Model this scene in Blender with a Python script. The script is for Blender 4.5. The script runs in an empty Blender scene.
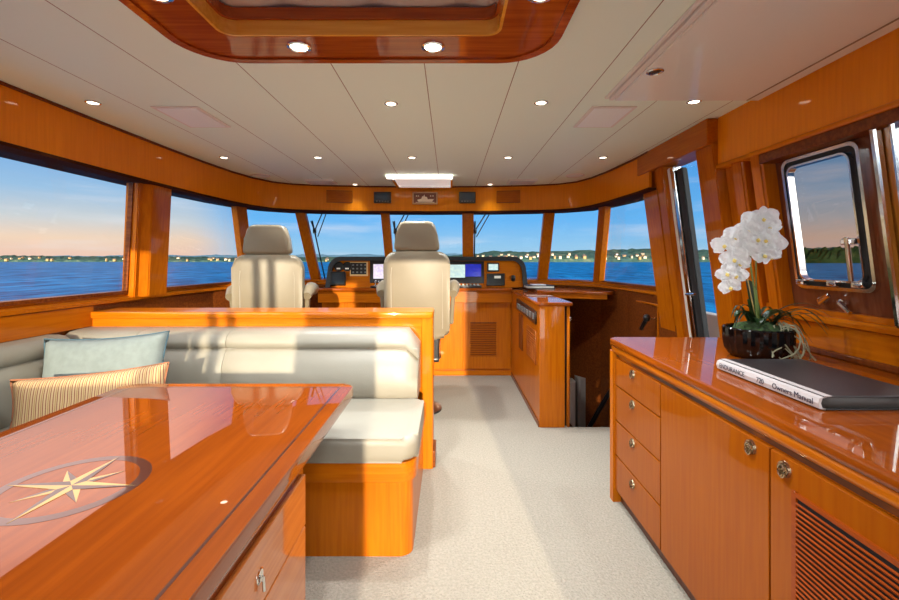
import bpy, bmesh, math, random
from mathutils import Vector, Matrix
random.seed(7)
S = bpy.context.scene
COL = S.collection
PI = math.pi
F, CX, HY, CH = 440.0, 449.5, 261.0, 1.25      # focal length in px, vanishing point, eye height

# ------------------------------------------------------------------ camera
cam = bpy.data.cameras.new('camera'); co = bpy.data.objects.new('camera', cam); COL.objects.link(co)
co.location = (0, 0, CH); co.rotation_euler = (PI/2, 0, 0)
cam.sensor_width = 36; cam.lens = F/899*36; cam.shift_y = -(300-HY)/899; cam.clip_start = .05; cam.clip_end = 20000
S.camera = co

# ------------------------------------------------------------------ colour view
S.view_settings.view_transform = 'Standard'
try: S.view_settings.look = 'None'
except Exception: pass
S.view_settings.gamma = 1.0
S.view_settings.exposure = 1.5
S.view_settings.use_curve_mapping = False

def lin(r, g, b):
    f = lambda c: (c/255/12.92) if c/255 <= .04045 else ((c/255+.055)/1.055)**2.4
    return (f(r), f(g), f(b), 1)

# ------------------------------------------------------------------ sky
W = bpy.data.worlds.new('sky'); S.world = W; W.use_nodes = True
wt = W.node_tree; wt.nodes.clear()
def WN(t, **k):
    n = wt.nodes.new(t)
    for a, b in k.items(): setattr(n, a, b)
    return n
def wramp(stops):
    n = WN('ShaderNodeValToRGB'); e = n.color_ramp.elements
    e[0].position, e[0].color = stops[0]
    e[1].position, e[1].color = stops[-1]
    for p, c in stops[1:-1]:
        x = e.new(p); x.color = c
    return n
tc = WN('ShaderNodeTexCoord'); sp = WN('ShaderNodeSeparateXYZ'); L = wt.links.new
L(tc.outputs['Generated'], sp.inputs[0])
front = wramp([(0.0, lin(165,200,222)), (.03, lin(150,200,232)), (.09, lin(105,182,240)), (.25, lin(70,150,225)), (.6, lin(60,120,195)), (1, lin(60,110,180))])
side = wramp([(0.0, lin(236,196,178)), (.04, lin(242,212,184)), (.075, lin(205,210,210)), (.125, lin(155,192,222)), (.2, lin(112,168,222)), (.24, (1.1,.85,.8,1)), (.38, (2.4,1.7,1.5,1)), (.7, (.5,.5,.8,1)), (1, lin(60,110,180))])
L(sp.outputs['Z'], front.inputs[0]); L(sp.outputs['Z'], side.inputs[0])
def wmap(sock, a, b, c, d):
    n = WN('ShaderNodeMapRange', interpolation_type='SMOOTHSTEP')
    n.inputs[1].default_value = a; n.inputs[2].default_value = b; n.inputs[3].default_value = c; n.inputs[4].default_value = d
    L(sock, n.inputs[0]); return n
lf = wmap(sp.outputs['X'], -.40, -.52, 0, 1)
rf = wmap(sp.outputs['X'], .54, .62, 0, .9)
mx = WN('ShaderNodeMath', operation='MAXIMUM'); L(lf.outputs[0], mx.inputs[0]); L(rf.outputs[0], mx.inputs[1])
m1 = WN('ShaderNodeMixRGB'); L(mx.outputs[0], m1.inputs[0]); L(front.outputs[0], m1.inputs[1]); L(side.outputs[0], m1.inputs[2])
# wisps of cloud
mp = WN('ShaderNodeMapping'); mp.inputs['Scale'].default_value = (1.6, 1.6, 14); L(tc.outputs['Generated'], mp.inputs[0])
nz = WN('ShaderNodeTexNoise'); nz.inputs['Scale'].default_value = 2.2; nz.inputs['Detail'].default_value = 6; L(mp.outputs[0], nz.inputs[0])
cl = wmap(nz.outputs[0], .5, .78, 0, .5)
m2 = WN('ShaderNodeMixRGB'); m2.inputs[2].default_value = lin(232,232,235); L(cl.outputs[0], m2.inputs[0]); L(m1.outputs[0], m2.inputs[1])
# bright evening glow round the sun, astern
gl = wmap(sp.outputs['Y'], -.15, -.75, 0, 1)
gz = wmap(sp.outputs['Z'], .75, .0, .25, 1)
gm = WN('ShaderNodeMath', operation='MULTIPLY'); L(gl.outputs[0], gm.inputs[0]); L(gz.outputs[0], gm.inputs[1])
dim = WN('ShaderNodeMixRGB', blend_type='MULTIPLY'); dim.inputs[0].default_value = 1; dim.inputs[2].default_value = (.39, .39, .40, 1); L(m2.outputs[0], dim.inputs[1])
m3 = WN('ShaderNodeMixRGB'); m3.inputs[2].default_value = (2.9, 3.2, 3.15, 1); L(gm.outputs[0], m3.inputs[0]); L(dim.outputs[0], m3.inputs[1])
bg = WN('ShaderNodeBackground'); bg.inputs[1].default_value = 1.0; L(m3.outputs[0], bg.inputs[0])
wo = WN('ShaderNodeOutputWorld'); L(bg.outputs[0], wo.inputs[0])

# ------------------------------------------------------------------ sun (low, astern)
sl = bpy.data.lights.new('sun', 'SUN'); sl.energy = 2.8; sl.color = (1, .88, .66); sl.angle = math.radians(.6)
so = bpy.data.objects.new('sun', sl); COL.objects.link(so)
so.rotation_euler = Vector((-.08, 1, -.16)).to_track_quat('-Z', 'Y').to_euler(); so.location = (0, -6, 4)
DOWNLIGHT_W = 18.5

# ================================================================== materials
MATS = {}
def mat(name, col=(200,200,200), rough=.5, metal=0, coat=0, spec=.5, bump=0, bscale=200, var=0, vscale=5, vstretch=(1,1,1), emit=None, es=0, col2=None, crough=.04, cior=1.5):
    if name in MATS: return MATS[name]
    m = bpy.data.materials.new(name); m.use_nodes = True; t = m.node_tree; p = t.nodes['Principled BSDF']
    p.inputs['Base Color'].default_value = lin(*col); p.inputs['Roughness'].default_value = rough; p.inputs['Metallic'].default_value = metal
    p.inputs['Coat Weight'].default_value = coat; p.inputs['Coat IOR'].default_value = cior; p.inputs['Coat Roughness'].default_value = crough
    p.inputs['Specular IOR Level'].default_value = spec
    if emit: p.inputs['Emission Color'].default_value = lin(*emit); p.inputs['Emission Strength'].default_value = es
    tc = t.nodes.new('ShaderNodeTexCoord'); mp = t.nodes.new('ShaderNodeMapping'); t.links.new(tc.outputs['Object'], mp.inputs[0])
    mp.inputs['Scale'].default_value = vstretch
    n = t.nodes.new('ShaderNodeTexNoise'); n.inputs['Scale'].default_value = vscale; n.inputs['Detail'].default_value = 4
    t.links.new(mp.outputs[0], n.inputs[0])
    c2 = col2 or tuple(max(0, min(255, c*(1-var))) for c in col)
    mr = t.nodes.new('ShaderNodeMapRange'); mr.inputs[1].default_value = .35; mr.inputs[2].default_value = .65; t.links.new(n.outputs[0], mr.inputs[0])
    mx = t.nodes.new('ShaderNodeMixRGB'); mx.inputs[1].default_value = lin(*col); mx.inputs[2].default_value = lin(*c2)
    t.links.new(mr.outputs[0], mx.inputs[0]); t.links.new(mx.outputs[0], p.inputs['Base Color'])
    if bump:
        b = t.nodes.new('ShaderNodeBump'); b.inputs['Strength'].default_value = bump; b.inputs['Distance'].default_value = .01
        n2 = t.nodes.new('ShaderNodeTexNoise'); n2.inputs['Scale'].default_value = bscale; n2.inputs['Detail'].default_value = 3
        t.links.new(tc.outputs['Object'], n2.inputs[0]); t.links.new(n2.outputs[0], b.inputs['Height']); t.links.new(b.outputs[0], p.inputs['Normal'])
    MATS[name] = m; return m

def wood(name, axis, c1=(188,102,10), c2=(174,88,6), coat=.45, rough=.4, crough=.05, cior=1.5):
    st = {'x': (1.2, 22, 22), 'y': (22, 1.2, 22), 'z': (22, 22, 1.2)}[axis]
    m = mat(name, c1, rough, coat=coat, col2=c2, vscale=3.0, vstretch=st, crough=crough, cior=cior, spec=.04)
    return m
WX = wood('teak_x', 'x'); WY = wood('teak_y', 'y'); WZ = wood('teak_z', 'z')
FW = wood('fascia_teak', 'z', (238,142,16), (230,132,12))
WT = wood('table_veneer', 'y', (128,56,1), (116,48,0), coat=1.0, rough=.7, crough=.012, cior=1.5)
WC = wood('counter_veneer', 'y', (146,68,2), (134,58,1), coat=.9, rough=.6, crough=.015, cior=1.42)
WD = wood('dark_teak_x', 'x', (128,66,26), (100,48,18), coat=.4)
WDZ = wood('dark_teak_z', 'z', (120,60,24), (96,44,18), coat=.4)
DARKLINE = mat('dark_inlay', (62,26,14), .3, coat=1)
PALE = mat('pale_inlay', (188,142,62), .3, coat=1, var=.08)
LEATH = mat('cream_leather', (141,133,119), .42, bump=.12, bscale=300, var=.03, spec=.4)
LEATHC = mat('helm_leather', (124,111,90), .4, bump=.12, bscale=300, var=.04, spec=.4)
PIPING = mat('grey_piping', (150,140,128), .5)
CARPET = mat('cream_carpet', (160,151,137), .95, bump=.9, bscale=110, col2=(146,137,123), vscale=90, spec=.1)
CHROME = mat('chrome', (225,225,225), .12, metal=1)
BRASS = mat('brass', (205,165,95), .25, metal=1)
BLACK = mat('black_plastic', (20,20,22), .3)
BLKMATTE = mat('black_vinyl', (34,34,36), .6, bump=.1)
DARK = mat('dark_gap', (26,14,8), .8)
WHITE = mat('white_paint', (235,230,220), .35)
GLOSSW = mat('gloss_white_panel', (240,240,230), .6, coat=.7, crough=.02, spec=.1)

def glass(name='window_glass', tint=(.97,.98,.98,1), ior=1.28):
    m = bpy.data.materials.new(name); m.use_nodes = True; t = m.node_tree; t.nodes.clear()
    o = t.nodes.new('ShaderNodeOutputMaterial'); mx = t.nodes.new('ShaderNodeMixShader'); tr = t.nodes.new('ShaderNodeBsdfTransparent')
    g = t.nodes.new('ShaderNodeBsdfGlossy'); ge = t.nodes.new('ShaderNodeNewGeometry'); vm = t.nodes.new('ShaderNodeVectorMath'); vm.operation = 'DOT_PRODUCT'
    t.links.new(ge.outputs['Incoming'], vm.inputs[0]); t.links.new(ge.outputs['Normal'], vm.inputs[1])
    def M_(op, a, b=None):
        n = t.nodes.new('ShaderNodeMath'); n.operation = op
        for k, v in enumerate((a, b)):
            if v is None: continue
            if isinstance(v, (int, float)): n.inputs[k].default_value = v
            else: t.links.new(v, n.inputs[k])
        return n.outputs[0]
    r0 = ((ior-1)/(ior+1))**2
    fr = t.nodes.new('ShaderNodeMath'); fr.operation = 'ADD'; fr.inputs[1].default_value = r0
    t.links.new(M_('MULTIPLY', M_('POWER', M_('SUBTRACT', 1.0, M_('ABSOLUTE', vm.outputs['Value'])), 5.0), 1-r0), fr.inputs[0])
    tr.inputs[0].default_value = tint; g.inputs['Roughness'].default_value = .0
    t.links.new(fr.outputs[0], mx.inputs[0]); t.links.new(tr.outputs[0], mx.inputs[1]); t.links.new(g.outputs[0], mx.inputs[2]); t.links.new(mx.outputs[0], o.inputs[0])
    return m
GLASS = glass(); GLASS2 = glass('tinted_glass', (.72,.66,.64,1))
LENS = mat('lamp_lens', (255,244,224), .4, emit=(255,240,214), es=3.5)

def stripes(name, ca, cb, cc, scale):
    m = bpy.data.materials.new(name); m.use_nodes = True; t = m.node_tree; p = t.nodes['Principled BSDF']; p.inputs['Roughness'].default_value = .85
    tc = t.nodes.new('ShaderNodeTexCoord'); sx = t.nodes.new('ShaderNodeSeparateXYZ'); t.links.new(tc.outputs['Object'], sx.inputs[0])
    mu = t.nodes.new('ShaderNodeMath'); mu.operation = 'MULTIPLY'; mu.inputs[1].default_value = scale; t.links.new(sx.outputs['X'], mu.inputs[0])
    fr = t.nodes.new('ShaderNodeMath'); fr.operation = 'FRACT'; t.links.new(mu.outputs[0], fr.inputs[0])
    r = t.nodes.new('ShaderNodeValToRGB'); r.color_ramp.interpolation = 'CONSTANT'; e = r.color_ramp.elements
    e[0].position = 0; e[0].color = lin(*ca); e[1].position = .3; e[1].color = lin(*cb)
    for q, c in ((.42, ca), (.62, cc), (.75, ca), (.88, cb)):
        x = e.new(q); x.color = lin(*c)
    t.links.new(fr.outputs[0], r.inputs[0]); t.links.new(r.outputs[0], p.inputs['Base Color']); MATS[name] = m; return m

# ceiling panels: off-white vinyl with dark seams running fore and aft
def ceil_mat():
    m = bpy.data.materials.new('ceiling_vinyl'); m.use_nodes = True; t = m.node_tree; p = t.nodes['Principled BSDF']; p.inputs['Roughness'].default_value = .45
    p.inputs['Specular IOR Level'].default_value = .25
    tc = t.nodes.new('ShaderNodeTexCoord'); sx = t.nodes.new('ShaderNodeSeparateXYZ'); t.links.new(tc.outputs['Object'], sx.inputs[0])
    a = t.nodes.new('ShaderNodeMath'); a.operation = 'ADD'; a.inputs[1].default_value = 1.62+3.79; t.links.new(sx.outputs['X'], a.inputs[0])
    d = t.nodes.new('ShaderNodeMath'); d.operation = 'DIVIDE'; d.inputs[1].default_value = .379; t.links.new(a.outputs[0], d.inputs[0])
    f = t.nodes.new('ShaderNodeMath'); f.operation = 'FRACT'; t.links.new(d.outputs[0], f.inputs[0])
    l = t.nodes.new('ShaderNodeMath'); l.operation = 'LESS_THAN'; l.inputs[1].default_value = .011; t.links.new(f.outputs[0], l.inputs[0])
    mx = t.nodes.new('ShaderNodeMixRGB'); mx.inputs[1].default_value = lin(238,255,240); mx.inputs[2].default_value = lin(150,130,104)
    t.links.new(l.outputs[0], mx.inputs[0]); t.links.new(mx.outputs[0], p.inputs['Base Color']); return m
CEIL = ceil_mat()

# ================================================================== mesh helpers
def NB(): return bmesh.new()
def wloc(o):
    v = Vector((0,0,0))
    while o: v += o.location; o = o.parent
    return v
def obj(name, bm, m, parent=None, local=False, smooth=True, ang=38):
    """links ONE mesh object; geometry is given in world space unless local"""
    me = bpy.data.meshes.new(name)
    if parent is not None and not local: bm.transform(Matrix.Translation(-wloc(parent)))
    bmesh.ops.recalc_face_normals(bm, faces=bm.faces[:])
    bm.to_mesh(me); bm.free()
    for x in (m if isinstance(m, (list, tuple)) else [m]): me.materials.append(x)
    if smooth:
        for p in me.polygons: p.use_smooth = True
        me.set_sharp_from_angle(angle=math.radians(ang))
        if ang == 38 and me.polygons:      # broad faces stay truly flat, only the bevels are smooth
            big = max(p.area for p in me.polygons)*.12
            for p in me.polygons:
                if p.area > big: p.use_smooth = False
    o = bpy.data.objects.new(name, me); COL.objects.link(o)
    if parent is not None: o.parent = parent
    return o
def tag(o, label, cat, group=None):
    o['label'] = label; o['category'] = cat
    if group: o['group'] = group
    return o
def thing(name, label, cat, loc=(0,0,0), rz=0, group=None):
    o = bpy.data.objects.new(name, None); COL.objects.link(o); o.empty_display_size = .1
    o.location = loc; o.rotation_euler = (0,0,rz); return tag(o, label, cat, group)
def struct(name, bm, m, **k):
    o = obj(name, bm, m, **k)
    if o.parent is None: o['kind'] = 'structure'
    return o
def sroot(name, loc=(0,0,0)):
    o = bpy.data.objects.new(name, None); COL.objects.link(o); o.location = loc; o['kind'] = 'structure'; return o
def box(bm, x0, x1, y0, y1, z0, z1, bev=0, seg=2, M=None):
    r = bmesh.ops.create_cube(bm, size=1); vs = r['verts']
    T = Matrix.Translation(((x0+x1)/2, (y0+y1)/2, (z0+z1)/2)) @ Matrix.Diagonal((abs(x1-x0), abs(y1-y0), abs(z1-z0), 1))
    bmesh.ops.transform(bm, matrix=T, verts=vs)
    if bev:
        es = list({e for v in vs for e in v.link_edges})
        r2 = bmesh.ops.bevel(bm, geom=es, offset=bev, segments=seg, affect='EDGES', profile=.5)
        vs = list({v for f in r2['faces'] for v in f.verts} | {v for v in vs if v.is_valid})
    if M is not None: bmesh.ops.transform(bm, matrix=M, verts=vs)
    return vs
def bx(*a, **k):
    bm = NB(); box(bm, *a, **k); return bm
def prism(bm, poly, lo, hi, axis='z', bev=0, seg=2):
    def P(a, b, c):
        return {'z': (a, b, c), 'y': (a, c, b), 'x': (c, a, b)}[axis]
    v0 = [bm.verts.new(P(a, b, lo)) for a, b in poly]; v1 = [bm.verts.new(P(a, b, hi)) for a, b in poly]
    n = len(poly); f0 = bm.faces.new(v0); f1 = bm.faces.new(v1[::-1])
    for i in range(n): bm.faces.new((v0[i], v1[i], v1[(i+1) % n], v0[(i+1) % n]))
    if bev:
        es = list(f0.edges)+list(f1.edges)
        bmesh.ops.bevel(bm, geom=es, offset=bev, segments=seg, affect='EDGES', profile=.5)
    return v0+v1
def rrect(x0, x1, y0, y1, r, n=6, corners=(1,1,1,1)):
    out = []
    for k, (cx, cy, a) in enumerate(((x1-r, y1-r, 0), (x0+r, y1-r, 90), (x0+r, y0+r, 180), (x1-r, y0+r, 270))):
        if corners[k]:
            for i in range(n+1):
                t = math.radians(a+90*i/n); out.append((cx+r*math.cos(t), cy+r*math.sin(t)))
        else: out.append(((x1, y1), (x0, y1), (x0, y0), (x1, y0))[k])
    return out
def tube(bm, pts, r, n=8, cap=True):
    pts = [Vector(p) for p in pts]; rings = []; rr = r if isinstance(r, (list, tuple)) else [r]*len(pts)
    up = Vector((0,0,1))
    for i, p in enumerate(pts):
        d = (pts[min(i+1, len(pts)-1)]-pts[max(i-1, 0)]).normalized()
        a = d.cross(up)
        if a.length < .05: a = d.cross(Vector((1,0,0)))
        a.normalize(); b = d.cross(a).normalized()
        rings.append([bm.verts.new(p+a*rr[i]*math.cos(2*PI*k/n)+b*rr[i]*math.sin(2*PI*k/n)) for k in range(n)])
    for i in range(len(rings)-1):
        for k in range(n): bm.faces.new((rings[i][k], rings[i][(k+1) % n], rings[i+1][(k+1) % n], rings[i+1][k]))
    if cap: bm.faces.new(rings[0]); bm.faces.new(rings[-1][::-1])
def lathe(bm, prof, c=(0,0,0), n=24, M=None):
    rings = []; vs = []
    for r, z in prof:
        if r < 1e-5: ring = [bm.verts.new((c[0], c[1], c[2]+z))]
        else: ring = [bm.verts.new((c[0]+r*math.cos(2*PI*k/n), c[1]+r*math.sin(2*PI*k/n), c[2]+z)) for k in range(n)]
        rings.append(ring); vs += ring
    for a, b in zip(rings, rings[1:]):
        for k in range(n):
            q = [a[k % len(a)], a[(k+1) % len(a)], b[(k+1) % len(b)], b[k % len(b)]]
            q = [v for i, v in enumerate(q) if v not in q[:i]]
            if len(q) > 2:
                try: bm.faces.new(q)
                except ValueError: pass
    if M is not None: bmesh.ops.transform(bm, matrix=M, verts=vs)
def bar(bm, a, b, wd, w, dd, d, bev=0):
    """box from a to b, width w along wd, depth d along dd"""
    a, b = Vector(a), Vector(b); wd = Vector(wd).normalized()*w/2; dd = Vector(dd).normalized()*d/2
    vs = [bm.verts.new(p+wd*s+dd*t) for p in (a, b) for s, t in ((-1,-1), (1,-1), (1,1), (-1,1))]
    fs = [bm.faces.new(vs[:4]), bm.faces.new(vs[4:][::-1])]
    for i in range(4): fs.append(bm.faces.new((vs[i], vs[i+4], vs[(i+1) % 4+4], vs[(i+1) % 4])))
    if bev: bmesh.ops.bevel(bm, geom=list({e for f in fs for e in f.edges}), offset=bev, segments=2, affect='EDGES', profile=.5)
def hexa(bm, ps):
    """8 points: 4 bottom loop, 4 top loop"""
    v = [bm.verts.new(p) for p in ps]
    bm.faces.new(v[:4]); bm.faces.new(v[4:][::-1])
    for i in range(4): bm.faces.new((v[i], v[i+4], v[(i+1) % 4+4], v[(i+1) % 4]))
def sweep(bm, path, prof, closed_prof=True, left=True):
    """path: plan points; prof: (offset to the outside, z)"""
    n = len(path); P = [Vector((p[0], p[1])) for p in path]; rings = []
    for i in range(n):
        d0 = (P[i]-P[i-1]).normalized() if i else None; d1 = (P[i+1]-P[i]).normalized() if i < n-1 else None
        d = ((d0 or d1)+(d1 or d0)).normalized(); nrm = Vector((-d.y, d.x))*(1 if left else -1)
        k = 1/max(.5, nrm.dot(Vector((-(d1 or d0).y, (d1 or d0).x))*(1 if left else -1)))
        rings.append([bm.verts.new((P[i].x+nrm.x*o*k, P[i].y+nrm.y*o*k, z)) for o, z in prof])
    m = len(prof)
    for a, b in zip(rings, rings[1:]):
        for j in range(m if closed_prof else m-1): bm.faces.new((a[j], a[(j+1) % m], b[(j+1) % m], b[j]))
    if closed_prof: bm.faces.new(rings[0]); bm.faces.new(rings[-1][::-1])
def rotx(a, c): return Matrix.Translation(c) @ Matrix.Rotation(a, 4, 'X') @ Matrix.Translation(-Vector(c))

# ================================================================== outside: water and shores
bm = NB(); r = 9000
for sgn in (0,):
    v = [bm.verts.new(p) for p in ((-r, -2000, -2.6), (r, -2000, -2.6), (r, 9000, -2.6), (-r, 9000, -2.6))]; bm.faces.new(v)
WATER = bpy.data.materials.new('sea_water'); WATER.use_nodes = True; t = WATER.node_tree; p = t.nodes['Principled BSDF']
p.inputs['Roughness'].default_value = .5; p.inputs['Specular IOR Level'].default_value = .02
tc = t.nodes.new('ShaderNodeTexCoord'); mp = t.nodes.new('ShaderNodeMapping'); mp.inputs['Scale'].default_value = (.55, .16, 1)
n1 = t.nodes.new('ShaderNodeTexNoise'); n1.inputs['Scale'].default_value = .6; n1.inputs['Detail'].default_value = 8; n1.inputs['Roughness'].default_value = .65
t.links.new(tc.outputs['Object'], mp.inputs[0]); t.links.new(mp.outputs[0], n1.inputs[0])
cr = t.nodes.new('ShaderNodeValToRGB'); e = cr.color_ramp.elements; e[0].position = .38; e[0].color = lin(0,46,96); e[1].position = .64; e[1].color = lin(14,120,176)
t.links.new(n1.outputs[0], cr.inputs[0]); t.links.new(cr.outputs[0], p.inputs['Base Color'])
b = t.nodes.new('ShaderNodeBump'); b.inputs['Strength'].default_value = .5; b.inputs['Distance'].default_value = .4; t.links.new(n1.outputs[0], b.inputs['Height']); t.links.new(b.outputs[0], p.inputs['Normal'])
o = struct('sea', bm, WATER)

def hillmat(name, c1, c2, c3):
    m = bpy.data.materials.new(name); m.use_nodes = True; t = m.node_tree; p = t.nodes['Principled BSDF']; p.inputs['Roughness'].default_value = 1; p.inputs['Specular IOR Level'].default_value = 0
    tc = t.nodes.new('ShaderNodeTexCoord'); n = t.nodes.new('ShaderNodeTexNoise'); n.inputs['Scale'].default_value = .03; n.inputs['Detail'].default_value = 8; n.inputs['Roughness'].default_value = .75
    t.links.new(tc.outputs['Object'], n.inputs[0]); r = t.nodes.new('ShaderNodeValToRGB'); e = r.color_ramp.elements
    e[0].position = .38; e[0].color = lin(*c1); e[1].position = .56; e[1].color = lin(*c2); x = e.new(.68); x.color = lin(*c3)
    t.links.new(n.outputs[0], r.inputs[0]); t.links.new(r.outputs[0], p.inputs['Base Color']); return m
H1 = hillmat('wooded_hills', (34,56,56), (60,80,70), (104,104,82))
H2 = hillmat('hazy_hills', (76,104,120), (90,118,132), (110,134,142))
H3 = hillmat('dark_forest', (16,30,16), (34,48,26), (58,60,34))
def shore(name, pts, m, depth=260, seed=1, bump=3, step=14):
    """pts: (X, Y, height) control points along the shoreline"""
    rnd = random.Random(seed); bm = NB(); rows = []
    for (xa, ya, ha), (xb, yb, hb) in zip(pts, pts[1:]):
        n = max(2, int(math.hypot(xb-xa, yb-ya)/step))
        for i in range(n):
            u = i/n; x = xa+(xb-xa)*u; y = ya+(yb-ya)*u; h = ha+(hb-ha)*u
            s = math.hypot(x, y); dx, dy = x/s, y/s; row = [(x, y, -3)]
            for q, hh in ((.0, .25), (.1, .45), (.3, .7), (.55, .88), (.8, 1.0), (1.3, .8)):
                row.append((x+dx*depth*q, y+dy*depth*q, -2.6+h*hh*(1+.08*math.sin(x*.011+q))+rnd.uniform(-bump, bump)*(.35+hh)))
            rows.append([bm.verts.new(v) for v in row])
    for a, b in zip(rows, rows[1:]):
        for j in range(len(a)-1): bm.faces.new((a[j], b[j], b[j+1], a[j+1]))
    return struct(name, bm, m, smooth=False)
shore('far_shore', [(-6000,1500,24), (-2200,1700,26), (-1300,1650,24), (-700,1600,20), (-300,1600,18), (60,1600,26), (150,1500,40), (420,1450,46), (700,1400,44), (1100,1350,46), (1300,1330,50), (1900,1100,44)], H1, seed=3, bump=2.2)
shore('distant_hills', [(-6000,5200,60), (-1500,5200,90), (0,5400,100), (800,5300,80), (2500,5200,90)], H2, depth=900, seed=5, bump=4, step=60)
shore('wooded_point', [(560,760,22), (700,760,27), (900,700,26), (1300,560,26), (2500,300,30), (3500,-600,36)], H3, depth=80, seed=9, bump=3.2, step=5)
HM = [mat('house_cream', (196,180,146), .8), mat('house_white', (205,204,198), .8), mat('house_ochre', (160,126,76), .8)]
ROOF = mat('house_roof', (96,72,62), .9)
def house_bm(rnd):
    bm = NB(); w = rnd.uniform(4, 10); d = 7; h = rnd.uniform(2.5, 5)
    box(bm, -w/2, w/2, -d/2, d/2, -4, h)
    for f in bm.faces: f.material_index = 0
    n = len(bm.faces)
    v = prism(bm, [(-d/2-1, h), (d/2+1, h), (0, h+3.2)], -w/2-1, w/2+1, axis='x')
    bm.faces.ensure_lookup_table()
    for f in list(bm.faces)[n:]: f.material_index = 1
    return bm
rnd = random.Random(11); taken = []
def houses(label, grp, spans, n, tint):
    for k in range(n):
        (xa, ya, ha), (xb, yb, hb) = rnd.choice(spans); u = rnd.random(); x = xa+(xb-xa)*u; y = ya+(yb-ya)*u; q = rnd.choice((.0, .0, .02, .04, .07, .11, .2))
        h = (ha+(hb-ha)*u)
        zz = -2.6+h*(.25+q*1.4); s = math.hypot(x, y); px, py = x+x/s*(260*q-6), y+y/s*(260*q-6)
        if any(math.hypot(px-a, py-b) < 17 for a, b in taken): continue
        taken.append((px, py))
        o = obj('house', house_bm(rnd), [HM[rnd.choice(tint)], ROOF], smooth=False); o.location = (x+x/s*(260*q-6), y+y/s*(260*q-6), zz+1); tag(o, label, 'house', grp)
houses('tiny pale house among trees on the far shore ahead, right of centre', 'houses on the shore ahead', [((60,1600,26), (150,1500,40)), ((150,1500,40), (420,1450,46)), ((420,1450,46), (700,1400,44)), ((700,1400,44), (1100,1350,46))], 230, (0, 0, 1, 2))
houses('tiny pale house on the low shore to port', 'houses on the port shore', [((-2200,1700,26), (-1300,1650,24)), ((-1300,1650,24), (-700,1600,20)), ((-700,1600,20), (-300,1600,18))], 90, (0, 2, 2))

# ================================================================== cabin shell
CEZ = 2.05
FASC = [(-2.0,-1.25), (-2.0,2.5), (-1.99,3.1), (-1.975,3.5), (-1.94,3.9), (-1.88,4.2), (-1.78,4.42), (-1.62,4.55), (-1.35,4.63), (-.88,4.69), (-.265,4.72), (.43,4.69), (.86,4.63), (1.12,4.55), (1.28,4.42), (1.36,4.2), (1.41,3.9), (1.44,3.5), (1.45,3.38), (1.45,3.2)]
# floor with the stair opening
FX0, FX1 = -2.3, 1.7
bm = NB()
for x0, x1, y0, y1 in ((FX0, .93, -1.3, 5.3), (.93, FX1, -1.3, 3.31), (.93, FX1, 4.9, 5.3)): box(bm, x0, x1, y0, y1, -.06, 0)
struct('floor', bm, CARPET)
# ceiling: outline of the cabin with a hole for the overhead coffer
SKX0, SKX1, SKY0, SKY1 = -.81, .20, .12, 1.56
bm = NB()
out = [(-2.3,-1.3), (-2.3,4.2), (-1.8,4.95), (-.265,5.05), (1.3,4.95), (1.75,4.2), (1.75,-1.3)]
hole = rrect(SKX0, SKX1, SKY0, SKY1, .05, 3)
for z in (CEZ, CEZ+.02):
    es = []
    for loop in (out, hole):
        vs = [bm.verts.new((x, y, z)) for x, y in loop]
        for i in range(len(vs)): es.append(bm.edges.new((vs[i], vs[(i+1) % len(vs)])))
    bmesh.ops.triangle_fill(bm, use_beauty=True, edges=es)
struct('ceiling', bm, CEIL, smooth=False)
# roof slab above (keeps the sky out of the coffer)
struct('roof', bx(-2.4, 1.9, -1.6, 4.9, 2.2, 2.26), WHITE)

# fascia under the ceiling (curved band) and its return, with the underside's shade put into a dark colour
bm = NB(); sweep(bm, FASC, [(0, 2.049), (0, 1.785), (.02, 1.785), (.02, 2.049)])
struct('trim_1', bm, FW)
RET = mat('fascia_underside_shade', (70,36,18), .9, spec=.05)
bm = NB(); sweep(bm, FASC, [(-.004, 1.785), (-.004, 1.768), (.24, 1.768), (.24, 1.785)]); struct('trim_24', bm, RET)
bm = NB(); sweep(bm, [(1.5, 2.46), (1.5, -1.25)], [(0, 2.049), (0, 1.79), (-.01, 1.785), (-.01, 1.765), (.16, 1.765), (.16, 1.79), (.02, 1.79), (.02, 2.049)])
struct('trim_2', bm, FW)
bm = NB(); sweep(bm, FASC, [(-.012, 2.049), (-.012, 2.036), (0, 2.036), (0, 2.049)]); struct('trim_3', bm, WDZ)

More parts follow.
